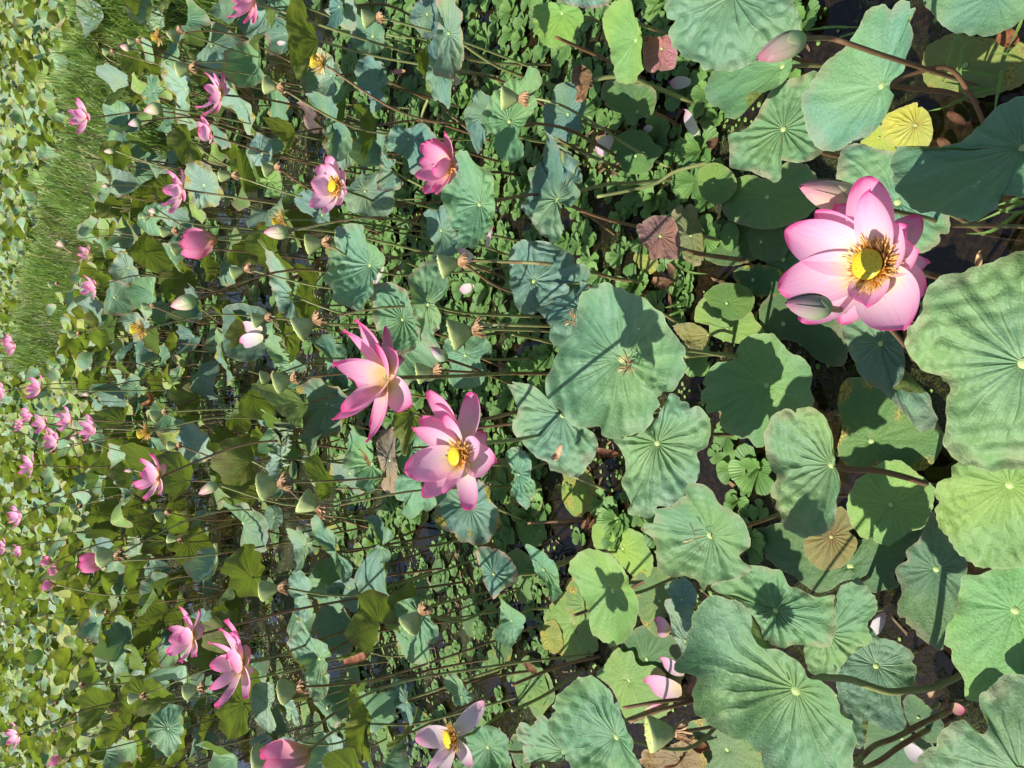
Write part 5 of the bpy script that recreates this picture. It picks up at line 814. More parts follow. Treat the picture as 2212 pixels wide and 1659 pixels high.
BUD('pale bud on a thin stem before the bank', (224, 327), (248, 325), 5.5, fat=.26, tint=(1, 1.1, .95), green=.4)
BUD('small rosy bud on the bank edge', (121, 530), (143, 522), 7.0, fat=.36, tint=(1, 1, .9), green=.3)
BUD('tiny rosy bud left of the bloom before the bank', (220, 402), (235, 400), 5.8, fat=.3, green=.3)
BUD('small pale bud above the big pink opening bud', (320, 456), (341, 453), 4.5, fat=.34, tint=(1, 1.1, 1), green=.5)
BUD('small bud right of the far cluster\'s pale bloom', (151, 946), (170, 945), 6.0, fat=.3, green=.2)
BUD('cream bud close under the far cluster', (144, 962), (155, 960), 6.6, fat=.36, tint=(1, 1.3, .9), green=.5)
BUD('narrow pink bud behind the yellow petalless head at left', (177, 852), (196, 850), 6.0, fat=.26, green=.3)
BUD('tiny pink bud beyond the lone left bloom', (268, 1017), (288, 1015), 5.0, fat=.22, green=.2)
BUD('pale bud at the left edge, lower field', (2, 1349), (15, 1343), 9.0, fat=.32, green=.3)
BUD('tiny white-pink bud near the top cream pods', (381, 135), (395, 136), 4.4, fat=.34, tint=(1, 1.15, 1), green=.5)
for lab, sh, tp, bs, d, kw in [
    ('big deep pink bud opening, left of the pale open bloom', 'the big opening bud', (394, 533), (468, 515), 2.7, dict(tint=(1, .78, .82), n=9)),
    ('large pink bloom just opening, cut by the bottom edge', 'the bottom-edge opening bloom', (572, 1672), (668, 1622), 1.9, dict(tint=(1, .85, .85), n=10, fine=True, stem=[(720, 1580, .75), (800, 1540, .55), (900, 1505, .35), (1060, 1450, .08), (1110, 1432, -.03)])),
    ('cupped deep pink bloom behind a green pod at left', 'the cupped deep pink bloom', (176, 1216), (226, 1212), 3.9, dict(tint=(1, .72, .84), n=9)),
    ('upper one of the rosy bud pair in the far lower field', 'the rosy pair', (90, 1212), (113, 1217), 6.8, dict(tint=(1, .9, .9), n=8)),
    ('lower one of the rosy bud pair in the far lower field', 'the lower rosy bud', (106, 1236), (128, 1230), 6.2, dict(tint=(1, .95, .9), n=8)),
    ('pink cupped bud below the rosy pair', 'the pink cupped bud', (92, 1266), (118, 1262), 6.2, dict(tint=(1, .8, .9), n=8)),
    ('pink closed bloom at far left near the bottom edge', 'the closed pink bloom', (108, 1646), (132, 1640), 6.0, dict(tint=(1, .85, .9), n=8))]:
    B_, ax_, Ln_, l_ = up_axis(tp, bs, d, .45)
    FLW(lab, sh, bs, d, None, axis=ax_, L=Ln_ * 1.04, Wd=Ln_ * .78, openness=.36, bulge=.24, stam=0, rec=.012, group='opening lotus blooms', **kw)
# ------------------------------------------------------------------ seed pods
USED = set()
def near_label(kind, x, y, skip=0):
    """a label that places a thing by the named bloom or bud it stands next to in the picture"""
    o = sorted(LAND, key=lambda l: math.hypot(l[1] - x, l[2] - y))
    for tier in ('', 'farther ', 'still farther ', 'well '):
        for l in o[:5]:
            dx, dy = x - l[1], y - l[2]
            if abs(dy) > abs(dx) * 1.6: w = 'above ' if dy < 0 else 'below '
            elif abs(dx) > abs(dy) * 1.6: w = 'beyond ' if dx < 0 else 'in front of '
            else: w = ('beyond and ' if dx < 0 else 'in front and ') + ('above ' if dy < 0 else 'below ')
            s = kind + ' ' + tier + w + l[0]
            if s not in USED and len(s.split()) <= 16: USED.add(s); return s
    s = kind + ' among the stems near ' + o[0][0]; return s
POD = [
 ('cream-faced green pod on the long slanting stem', (1083, 212), (1128, 213), 2.1, dict(fine=True, stem=[(1143, 210, .42), (1206, 225, .36), (1256, 250, .28), (1306, 280, .2), (1346, 308, .13), (1406, 342, .05), (1466, 372, -.03)])),
 ('green pod with a pale flat face near the top edge', (784, 41), (819, 37), 2.7, {}),
 ('green pod tilted over a wilted leaf near the top', (572, 184), (605, 189), 3.0, {}),
 ('small green pod behind the pale open bloom', (570, 367), (598, 362), 3.2, {}),
 ('green pod between the pink-tipped bud and the pale scalloped leaf', (663, 528), (703, 523), 2.7, {}),
 ('green pod tipped sideways beside the folded pale leaf', (950, 576), (997, 565), 2.2, dict(fine=True)),
 ('fat green pod just beyond the biggest round leaf', (973, 725), (1028, 711), 2.0, dict(fine=True, wide=.6)),
 ('fluted green pod above the large side-on bloom', (642, 713), (683, 691), 2.6, dict(wide=.6)),
 ('green pod beside the large side-on bloom\'s stem', (901, 807), (943, 800), 2.1, {}),
 ('round green pod, farther of the two beyond the side-on bloom', (566, 817), (589, 812), 3.2, dict(wide=.7)),
 ('green pod, nearer of the two beyond the side-on bloom', (596, 827), (635, 817), 2.8, dict(wide=.6)),
 ('half-hidden green pod beside the white petals', (548, 692), (578, 686), 3.2, {}),
 ('fluted pale pod in front of the half-olive leaf', (563, 1052), (608, 1043), 2.7, dict(wide=.65)),
 ('fluted green pod facing down beside the olive leaf', (652, 1080), (693, 1100), 2.6, dict(wide=.6)),
 ('smooth green pod near the pale leaf with a dark patch', (565, 1277), (609, 1269), 2.8, dict(wide=.5)),
 ('tilted green pod with a pale rim over the ribbed hanging leaf', (880, 1354), (913, 1319), 1.9, dict(fine=True, stem=[(925, 1312, .65), (980, 1296, .45), (1050, 1280, .2), (1106, 1270, -.03)])),
 ('pale fluted pod below the cross-shaped leaf', (608, 1495), (649, 1484), 2.6, dict(wide=.65)),
 ('fat green pod beside the pink cupped bud at the bottom edge', (553, 1640), (600, 1630), 2.3, dict(wide=.65)),
 ('large yellow-green pod with a brown tuft at the bottom edge', (1400, 1586), (1468, 1580), 1.62, dict(fine=True, wide=.54, stem=[(1510, 1575, .42), (1560, 1565, .26), (1640, 1545, .08), (1690, 1535, -.03)])),
]
for lab, tp, bs, d, kw in POD:
    seed_pod(lab, tp, bs, d, **kw)
FARPOD = [((366, 80), (387, 66), 4.0), ((279, 92), (298, 88), 4.8), ((225, 112), (242, 111), 5.5), ((384, 150), (415, 147), 4.0), ((475, 380), (506, 379), 3.5), ((311, 470), (329, 465), 4.8), ((350, 501), (376, 499), 4.0), ((374, 540), (399, 532), 4.0),
    ((501, 590), (534, 581), 3.1), ((108, 615), (122, 613), 8.0), ((309, 662), (328, 660), 5.0), ((151, 722), (169, 721), 7.0), ((331, 901), (355, 890), 4.3), ((364, 963), (386, 962), 4.2), ((155, 1098), (172, 1094), 7.0), ((341, 1117), (361, 1107), 4.4),
    ((364, 1162), (388, 1166), 4.1), ((217, 1204), (255, 1199), 3.8), ((210, 1324), (228, 1323), 6.0), ((154, 1481), (175, 1478), 6.4), ((105, 1518), (120, 1518), 8.0), ((99, 1581), (115, 1579), 8.0), ((281, 1509), (307, 1504), 4.5), ((401, 1494), (433, 1486), 3.5), ((97, 976), (112, 975), 7.5), ((85, 1330), (98, 1330), 9.0)]
for tp, bs, d in FARPOD:
    seed_pod(near_label('small green seed pod', *bs), tp, bs, d, wide=random.uniform(.40, .58))
for lab, tp, bs, d in [('yellow petalless head with loose stamens near the top', (675, 131), (703, 141), 2.7), ('tall yellow petalless head on a reddish stem at left', (286, 709), (312, 711), 3.9), ('yellow petalless head below the far cluster', (300, 937), (322, 934), 4.4),
                       ('yellow petalless head behind the pink-tipped bud', (592, 483), (615, 475), 3.3), ('yellow petalless head between the top cream pods', (329, 79), (346, 80), 4.8)]:
    seed_pod(lab, tp, bs, d, fresh=True, wide=.5)
# ------------------------------------------------------------------ fallen petals
W_, PK, BE = (1, 1.2, 1.1), (1, .95, 1), (.8, .85, .7)
for a in [('pink fallen petal above two others on dark leaves', (1453, 1362), (1422, 1340), .035, 42, (.95, .78, .9), .95), ('curled fallen petal between two pink ones', (1484, 1450), (1432, 1422), .04, 30, (.95, .9, .95), .8), ('largest fallen petal, pink tip and white base', (1478, 1488), (1401, 1472), .035, 44, (.95, .85, .95), .8),
          ('white petal fallen beside the round dark floating leaf', (1330, 300), (1297, 335), .05, 34, W_, .1), ('slim white petal fallen on the water lettuce', (1512, 292), (1485, 240), .06, 24, W_, .25), ('mauve petal fallen beside the reddish young leaf', (1498, 180), (1454, 184), .04, 22, (.75, .9, .8), .35),
          ('small white petal near the slim white one', (1415, 278), (1396, 284), .03, 14, W_, .2), ('long white-pink petal caught under the scalloped pale leaf', (835, 578), (806, 620), .45, 30, W_, .3), ('pink and white petal hanging by the ribbed brown-navel leaf', (1058, 540), (1072, 492), .42, 18, (1, 1, 1), .6),
          ('broad white petal below the ribbed brown-navel leaf', (1030, 560), (996, 545), .3, 26, W_, .2), ('white petal with a pink tip among the water lettuce', (1030, 620), (1000, 630), .12, 20, W_, .4), ('upper white petal on the very dark leaf', (572, 712), (530, 704), .56, 24, W_, .45), ('lower white petal on the very dark leaf', (574, 730), (527, 742), .57, 28, W_, .5),
          ('white petal stuck at the pond gap near the shaded leaf', (1890, 1368), (1918, 1322), .08, 20, W_, .1), ('dull mauve petal under the thick stems', (1960, 1605), (2005, 1640), .03, 26, (.6, .7, .7), .3),
          ('pink petal under the yellow pod\'s leaf', (1400, 1535), (1440, 1522), .03, 14, (.9, .7, .7), 1), ('coral petal tip between the thick stems', (2060, 1520), (2090, 1536), .1, 18, (.8, .6, .5), 1),
          ('pale petal on the long leaf near the half-olive leaf', (622, 95), (605, 96), .6, 8, W_, .2), ('pink petal lying in the lettuce below the ragged leaf', (1000, 180), (985, 172), .1, 12, PK, .9), ('red-pink petal near the yellowing pad', (880, 155), (852, 158), .1, 8, (.9, .6, .6), 1)]:
    fallen_petal(*a)
# dry scraps of leaf
def scrap(label, a_, b_, z, w, tint=(1, 1, 1), bulge=-.2, lift=0.02, name='dry_leaf', cat='dry leaf', group='dry leaf scraps'):
    p = at_z(*a_, z); q = at_z(*b_, z + lift); wd = w / FPX * np.linalg.norm(p - O)
    me = petal_mesh(p, q, wd, -bulge, (0.2, 0.1, 1), .6, p, 7, 9, .6, blunt=.5); me.materials.clear(); me.materials.append(MAT_DRY)
    o = link(name, me, None, p + np.array([0, 0, .012]), (*tint, 1)); o['label'] = label; o['category'] = cat; o['group'] = group
for a in [('brown curled scrap on the crumpled leaf by the twin blooms', (805, 1005), (780, 970), .56, 20, (1.6, 1.3, .8)), ('brown folded scrap left of the biggest leaf', (1450, 570), (1462, 610), .03, 22, (1, 1, 1)), ('tan triangular scrap beside the purple young leaf', (1415, 605), (1455, 618), .04, 30, (1.3, 1.3, 1.2)),
          ('long grey-brown scrap standing in the pond gap', (1450, 690), (1445, 620), .03, 22, (.9, .9, .9)), ('tan scrap under the ribbed leaf with the petal', (1290, 970), (1340, 985), .05, 20, (1.1, .9, .8)), ('pinkish scrap on the half-yellow pad', (1262, 1140), (1280, 1108), .03, 22, (1.3, 1.1, 1)),
          ('rust-brown scrap beside the pinkish one', (1275, 1140), (1292, 1112), .02, 20, (.8, .6, .4)), ('brown scrap above the tattered pads, lower middle', (1165, 1450), (1130, 1430), .03, 26, (.9, .7, .5)), ('dark scrap by the bronze leaf stem', (1815, 1060), (1812, 1020), .05, 14, (1, .8, .7)), ('brown scrap under the lime striped leaf', (1880, 1330 - 250), (1870, 1062), .03, 10, (.8, .6, .6)),
          ('brown scrap beside the yellow floating leaf', (2060, 330), (2030, 300), .008, 22, (.6, .5, .35)), ('rusty sunken scrap right of the yellow leaf', (2090, 270), (2050, 245), .008, 18, (.5, .35, .25)), ('purple-brown scrap among the water lettuce', (1555, 300), (1535, 320), .04, 26, (.9, .8, .8)), ('dry scrap at the top right grass', (2200, 100), (2160, 70), .03, 34, (1.1, .8, .5)),
          ('tan hanging scrap in the lower middle', (878, 1215), (862, 1180), .3, 14, (1.6, 1.5, 1.3)), ('brown drooping scrap near the twisted narrow leaf', (650, 975), (638, 950), .55, 12, (1, .7, .4)), ('orange-brown scrap below the twin blooms', (815, 1080), (800, 1050), .1, 12, (1.2, .8, .4)), ('orange wilted scrap in the lower-left field', (325, 1600), (330, 1560), .7, 12, (1.9, 1.2, .4)),
          ('brown wilted scrap in the lower-left field', (145, 1440), (150, 1415), .75, 10, (1.9, 1.1, .4)), ('orange scrap in the middle left field', (310, 875), (325, 850), .7, 16, (1.7, 1.1, .5)), ('brown-orange scrap at the bank foot', (240, 505), (225, 470), .7, 14, (1.7, 1.1, .5)), ('orange-tan scrap beyond the far cluster stems', (155, 775), (148, 755), .75, 14, (1.5, 1, .6)),
          ('brown litter at the base of the yellow pod', (1495, 1600), (1530, 1620), .03, 26, (.9, .6, .4)), ('crumpled litter under the yellow pod', (1440, 1650), (1480, 1630), .02, 26, (1, .7, .5)), ('brown sunken scrap in the black gap', (1715, 790), (1745, 770), .015, 20, (.6, .5, .4)), ('pale rosy leaf rolled up near the cross-shaped leaf', (748, 1430), (800, 1405), .4, 26, (1.7, 1.2, 1.1))]:
    scrap(*a)
for a in [('cream dried petal lying on the ribbed leaf', (1221, 962), (1202, 993), .545, 20, (4.2, 4.6, 5.0)), ('dried beige petal below the great bloom', (2118, 576), (2122, 545), .1, 24, (3.0, 3.4, 3.2)), ('torn beige petal on black water near the corner leaf', (2010, 1500), (2045, 1485), .02, 20, (2.2, 2.6, 2.8))]:
    scrap(*a, name='fallen_petal', cat='petal', group='fallen lotus petals')
# clumps of fallen anthers lying on leaves
for lab, x, y, z, n in [('withered anther clump beside the biggest leaf\'s navel', 1357, 788, .655, 34), ('brown anther litter on the drooping blue-grey leaf', 1238, 690, .525, 20), ('tiny brown anther on the brown-navel leaf', 1500, 1162, .60, 4)]:
    p = at_z(x, y, z); V, Fc, mi = filaments(p, np.array([0, 0, 1.0]), n, .004, .022, 1.5, MAT_STAMEN_DRY, 5, thick=.0011, curl=.6)
    o = link('anther_litter', mesh('anther_litter', np.asarray(V) - p, Fc, MAT_STAMEN_DRY, smooth=False), None, p); o['label'] = lab; o['category'] = 'anthers'; o['kind'] = 'stuff'
# ------------------------------------------------------------------ bare stems whose leaf or flower is out of sight
for lab, pts in [('thick pale stem rising from the bottom edge, upper of two', [(1842, 1659, .62), (1884, 1614, .5), (1934, 1594, .4), (1984, 1567, .28), (2034, 1544, .16), (2096, 1514, -.02)]), ('thick stem below the upper one at the bottom edge', [(1850, 1668, .5), (1899, 1644, .42), (1934, 1619, .32), (1974, 1594, .22), (2010, 1574, .1), (2060, 1552, -.02)]),
                 ('long brown stem slanting through the water lettuce', [(1253, 812 - 400, .42), (1319, 797 - 400, .3), (1356, 796 - 400, .2), (1470, 786 - 400, -.02)]), ('pale stem crossing under the round dark pad', [(1290, 425, .3), (1406, 800 - 400, .15), (1456, 772 - 400, .1), (1506, 757 - 400, .05), (1571, 742 - 400, -.02)]),
                 ('brown stem running under the round dark pad', [(1206, 302, .3), (1256, 327, .2), (1318, 355, .1), (1350, 370, -.02)]), ('long mottled stem crossing the scalloped leaf', [(1020, 562, .62), (1106, 566, .5), (1181, 570, .42), (1256, 582, .28), (1331, 602, .12), (1406, 610, -.02)]),
                 ('straight brown stem ending at the biggest leaf', [(1030, 703, .62), (1106, 702, .55), (1240, 705, .3), (1300, 706, -.02)]), ('brown stem left of the biggest leaf', [(1106, 722, .42), (1150, 730, .3), (1190, 740, .2), (1240, 745, -.02)]), ('green stem above the ribbed leaf with the petal', [(1020, 912, .75), (1106, 892, .55), (1160, 880, .4), (1230, 862, -.02)]),
                 ('olive stem rising beside the lime lower leaf', [(1106, 1480, .4), (1206, 1440, .18), (1306, 1415, -.02)]), ('lower twin of the olive stem', [(1106, 1535, .4), (1180, 1500, .2), (1270, 1440, -.02)]), ('dark stem over the dappled pads', [(1345, 1530, .3), (1430, 1515, .2), (1510, 1508, -.02)]), ('second dark stem over the dappled pads', [(1360, 1560, .25), (1440, 1530, .16), (1520, 1510, -.02)]),
                 ('brown stem behind the heart-shaped leaf', [(1480, 770, .25), (1540, 765, .12), (1600, 766, -.02)]), ('dark stem beyond the yellow floating leaf', [(1925, 186, .38), (1990, 193, .24), (2050, 200, .12), (2120, 225, -.02)]), ('thick brown stem from the top leaves to the shaded pads', [(1200, 80, .4), (1290, 120, .2), (1350, 150, .1), (1400, 175, -.02)]),
                 ('reddish curved stem among the top lettuce', [(920, 275, .4), (912, 250, .38), (925, 215, .4)]), ('olive stem under the fallen petals pads', [(1240, 1330, .25), (1300, 1305, .12), (1420, 1240, -.02)]), ('thin brown stem over the open water', [(1140, 1130, .2), (1220, 1125, .1), (1270, 1122, -.02)]), ('thin stem under the half-yellow pad', [(1240, 1030, .12), (1290, 1050, .06), (1320, 1062, -.02)])]:
    P3 = [at_z(*p) for p in pts]; base = np.array([P3[-1][0], P3[-1][1], 0.0]); V, Fc = tube(P3, .0052, .0064)
    o = link('lotus_stalk', mesh('lotus_stalk', np.asarray(V) - base, Fc, MAT_STEM), None, base); o['label'] = lab; o['category'] = 'stalk'; o['group'] = 'bare lotus stalks'

# ------------------------------------------------------------------ leaves of the middle field
def unit_leaf(seed, nt, nr, ruf, cup, mat, fold=0.0):
    r = np.random.default_rng(seed); th = np.arange(nt) * 2 * math.pi / nt
    rad = 1 + 0.07 * np.sin(2 * th + r.uniform(0, 6)) + 0.05 * np.sin(3 * th + r.uniform(0, 6)) + 0.035 * np.sin(7 * th + r.uniform(0, 6)) - 0.12 * np.exp(-((th - math.pi) / 0.12) ** 2)
    out = np.stack([rad * np.cos(th), rad * np.sin(th), 0 * th], 1)
    h = leaf_relief(seed, cup, ruf, 0.05, 0.09, fold)
    return build_blade(np.zeros(3), (0, 0, 1), out, h, nt, nr, mat)[0]
MIDV = [unit_leaf(500 + i, 72, 12, random.uniform(.10, .24), random.uniform(.0, .35), MAT_LEAF if i % 3 else MAT_LEAF_WORN, (0, -.75, .5, -.45, .8, -1.0)[i % 6]) for i in range(18)]
NAVM = disc_mesh(1.0, 0.3, MAT_NAVEL)
def ok_keep(px, py, rp, dist):
    for kx, ky, kr, kd in KEEP:
        if dist < kd - 0.02 and math.hypot(px - kx, py - ky) < kr + rp * 0.9: return False
    return True
def pick_normal(rr, px, py):
    und = (0.5 if px > 200 else .36) if py > 950 else (0.30 if px > 160 else 0.18)
    if rr.random() < und: return nrm((rr.gauss(0, .45), rr.uniform(.7, 1.9), 1))
    return nrm((rr.gauss(-.1, .4), rr.uniform(-.75, .25), 1))
def on_bank_early(px, py):
    b_ = float(np.interp(py, [-260, 40, 260, 470, 650, 790], [268, 222, 182, 122, 80, 45])); return py < 790 and b_ - 38 < px < b_ + 70
rr = random.Random(21); placed = []; tries = 0
PLACE = []
while len(PLACE) < 225 and tries < 20000:
    tries += 1
    y = math.sqrt(rr.uniform(1.9 ** 2, 7.6 ** 2)); z = rr.choice([rr.uniform(.5, .85), rr.uniform(.62, .82), rr.uniform(.25, .6)])
    x = rr.uniform(-1, 1) * (.545 * (y * .788 + (HC - z) * .616))
    p = np.array([x, y, z]); px, py, d = proj(p); R = rr.uniform(.10, .17) * (1.0 if z > .45 else .8); rp = R * FPX / d
    if px > (1090 if py > 1000 else 980) or px < -20 or py < -60 or py > 1720: continue
    if not ok_keep(px, py, rp, d) or (on_bank_early(px, py) and rr.random() < .8): continue
    if any(math.hypot(px - a, py - b_) < .62 * (rp + c_) for a, b_, c_, _ in placed): continue
    placed.append((px, py, rp, d)); PLACE.append((p, R, px, py, d))
PLACE.sort(key=lambda t: t[4])
TINTS = [('pale', 'w'), ('grey-green', 'g'), ('blue-green', 'b'), ('grey-green', 'g'), ('pale', 'w')]
for i, (p, R, px, py, d) in enumerate(PLACE):
    n = pick_normal(rr, px, py); und = n @ (p - O) > 0
    word, ck = ('olive', 'o') if und else rr.choice(TINTS)
    size = 'small ' if R < .125 else ('broad ' if R > .155 else '')
    lab = near_label(size + word + ' lotus leaf' + (' seen from below' if und else ''), px, py)
    f = nrm((-n[0], -n[1], 0)) * -.0; foot = np.array([p[0] - n[0] * .12 * p[2] + rr.gauss(0, .11), p[1] - n[1] * .10 * p[2] + rr.gauss(0, .09), -.03]); base = np.array([foot[0], foot[1], 0.0])
    root = empty('lotus_leaf', base, lab, 'leaf', 'lotus leaves')
    c = LEAF_COL[ck]; g = rr.uniform(.72, 1.2)
    bl = link('blade', rr.choice(MIDV), root, p - base, (c[0] * g, c[1] * g, c[2] * g, rr.choice([.1, .2, .5, .9])))
    q = Vector(n).to_track_quat('Z', 'Y'); bl.rotation_mode = 'QUATERNION'
    from mathutils import Quaternion
    bl.rotation_quaternion = q @ Quaternion((0, 0, 1), rr.uniform(0, 6.28)); bl.scale = (R, R * rr.uniform(.85, 1.1), R)
    nv = link('navel', NAVM, root, p - n * (.07 * R - .003) - base); nv.rotation_mode = 'QUATERNION'; nv.rotation_quaternion = q; nv.scale = (.06 * R,) * 3
    rs_ = rr.uniform(.7, 1.25); add_stem(root, base, stem_path(p - n * .07 * R, foot, seed=i), .0048 * rs_, .0036 * rs_, 6)
# ------------------------------------------------------------------ far leaves: one mass
FV = []
for s in range(24):
    r = np.random.default_rng(900 + s); nt, nr = (24, 5) if s < 12 else (14, 3); th = np.arange(nt) * 2 * math.pi / nt
    rad = 1 + .10 * np.sin(2 * th + r.uniform(0, 6)) + .07 * np.sin(5 * th + r.uniform(0, 6)); h = leaf_relief(900 + s, r.uniform(.0, .4), r.uniform(.10, .22), .0, .06, (0, -.8, .6, -.5)[s % 4], 0.0)
    S = np.linspace(0, 1, nr + 1)[1:]; X = np.outer(S, rad * np.cos(th)); Y = np.outer(S, rad * np.sin(th)); s2 = np.repeat(S[:, None], nt, 1)
    Z = h(s2, np.arctan2(Y, X), X, Y); FV.append(((np.vstack([[(0, 0, -.07)], np.stack([X, Y, Z], -1).reshape(-1, 3)]), np.vstack([[(0, 0)], np.stack([X, Y], -1).reshape(-1, 2)]), np.vstack([[(0, 0)], np.stack([s2, s2 * 0 + .6], -1).reshape(-1, 2)]), grid_faces(nr, nt)), leaf_tone(s * 31, np.concatenate([[0.0], X.ravel()]), np.concatenate([[0.0], Y.ravel()]), np.concatenate([[0.0], s2.ravel()]))))
BANK_PX = [(268, -260), (245, -80), (222, 40), (205, 140), (182, 260), (152, 370), (122, 470), (100, 560), (80, 650), (62, 730), (45, 790)]
def bank_px(py): return float(np.interp(py, [b_ for a, b_ in BANK_PX], [a for a, b_ in BANK_PX]))
def on_bank(px, py): return py < 800 and bank_px(py) - 38 < px < bank_px(py) + 70
BANK = np.array([at_z(a, b_, .72) for a, b_ in BANK_PX])
def bank_dist(p):
    a, b_ = BANK[:-1, :2], BANK[1:, :2]; d = b_ - a; t = np.clip(((p[:2] - a) * d).sum(1) / (d * d).sum(1), 0, 1); return np.min(np.linalg.norm(a + d * t[:, None] - p[:2], axis=1))
TN = []; VV, FF, UVA, UVB, MI = [], [], [], [], []; nv_ = 0; SV, SF = [], []
cnt = 0; tries = 0
while cnt < 12500 and tries < 90000:
    tries += 1
    y = math.sqrt(rr.uniform(5.2 ** 2, 30 ** 2)); z = rr.uniform(.45, .88) if rr.random() < .8 else rr.uniform(.2, .5)
    x = rr.uniform(-1, 1) * (.56 * (y * .788 + (HC - z) * .616)); p = np.array([x, y, z]); px, py, d = proj(p); R = rr.uniform(.065, .12) * (1 + .004 * y); rp = R * FPX / d
    if bank_dist(p) < .9 or (on_bank(px, py) and rr.random() < .88): continue
    if not ok_keep(px, py, rp * .7, d): continue
    if y < 7.6 and any(math.hypot(px - a, py - b_) < .5 * (rp + c_) for a, b_, c_, _ in placed): continue
    n = pick_normal(rr, px, py); (V, ua, ub, Fc), tn = rr.choice(FV[:12] if y < 9 else FV[12:]); TN.append(tn); a0 = nrm(np.cross((rr.uniform(-1, 1), 1, .2), n)); b0 = np.cross(n, a0)
    Pw = p + R * (V[:, :1] * a0 + V[:, 1:2] * b0 + V[:, 2:3] * n); VV.append(Pw); UVA.append(ua); UVB.append(ub)
    und = n @ (p - O) > 0; m = rr.choice([2, 2, 3]) if und else rr.choice([0, 1, 1, 2, 2, 3])
    FF += [tuple(i + nv_ for i in f) for f in Fc]; MI += [m] * len(Fc); nv_ += len(Pw); cnt += 1
    if y < 8.5:
        tv, tf = tube([p - n * .07 * R, np.array([x - n[0] * .05, y - n[1] * .04, z * .5]), np.array([x + rr.gauss(0, .10), y + rr.gauss(0, .08), -.02])], .0036, .0048, 4, straight=True)
        o_ = sum(len(s) for s in SV) if False else None
        SV.append(np.asarray(tv)); SF.append(tf)
me = mesh('far_lotus_leaves', np.vstack(VV), FF, MAT_FAR, np.vstack(UVA), np.vstack(UVB)); set_tone(me, np.vstack(TN)); me.polygons.foreach_set('material_index', MI)
o = link('lotus_foliage', me); o['kind'] = 'stuff'; o['label'] = 'mass of lotus leaves filling the far field'; o['category'] = 'foliage'
ofs = 0; Fs = []
for v, f in zip(SV, SF):
    Fs += [tuple(i + ofs for i in q) for q in f]; ofs += len(v)
o2 = link('stems', mesh('stems', np.vstack(SV), Fs, MAT_STEM), o); o2['kind'] = 'stuff'
# ------------------------------------------------------------------ grassy bank
nseg = 60; C = catmull(BANK, nseg); C[:, 2] = 0; V = []; Fc = []; prof = [(-1.7, -.06), (-1.15, .28), (-.6, .58), (0, .72), (.6, .60), (1.15, .30), (1.7, -.06)]
for i in range(nseg):
    t = nrm(C[min(i + 1, nseg - 1)] - C[max(i - 1, 0)]); s_ = np.cross((0, 0, 1), t)
    for a, b_ in prof: V.append(C[i] + s_ * a * .55 + np.array([0, 0, b_ + .04 * math.sin(i * 1.7 + a * 3)]))
for i in range(nseg - 1):
    for k in range(6): Fc.append((i * 7 + k, i * 7 + k + 1, i * 7 + 8 + k, i * 7 + 7 + k))
o = link('bank', mesh('bank', V, Fc, MAT_BANK)); o['kind'] = 'structure'; o['label'] = 'low earth bank across the lotus pond'
V, Fc, MI = [], [], []
g = np.random.default_rng(3)
for k in range(40000):
    i = g.uniform(0, nseg - 1.01); i0 = int(i); c = C[i0] * (1 - (i - i0)) + C[i0 + 1] * (i - i0); t = nrm(C[i0 + 1] - C[i0]); s_ = np.cross((0, 0, 1), t); a = g.uniform(-.95, .95) if g.random() < .85 else g.normal(0, .75)
    dens = .5 + .5 * math.sin(i * .9 + 2 * math.sin(i * .37) + 3 * a)
    if g.random() > .35 + .65 * dens: continue
    p = c + s_ * a + np.array([0, 0, .74 * max(0, 1 - (abs(a) / .95) ** 1.6) - .04]); hh = g.uniform(.12, .32) * (.7 + .6 * dens); az = g.uniform(0, 6.28); ln = np.array([math.cos(az), math.sin(az), 0]) * hh * g.uniform(.2, .75); hh = hh * (1.7 if g.random() < .06 else 1.0); w = np.array([-math.sin(az), math.cos(az), 0]) * g.uniform(.003, .008)
    o_ = len(V); V += [p - w, p + w, p + ln * .35 + w * .8 + (0, 0, hh * .6), p + ln * .35 - w * .8 + (0, 0, hh * .6), p + ln + (0, 0, hh * .88)]
    Fc += [(o_, o_ + 1, o_ + 2, o_ + 3), (o_ + 3, o_ + 2, o_ + 4)]; m = 1 if g.random() < .10 + .35 * (math.sin(i * .55 + 1.0) > .55) * (a > -.1) else 0; MI += [m, m]
me = mesh('grass', V, Fc, [MAT_GRASS, MAT_STRAW], smooth=False); me.polygons.foreach_set('material_index', MI); o = link('grass', me); o['kind'] = 'stuff'; o['label'] = 'tangled green grass growing on the bank'; o['category'] = 'grass'
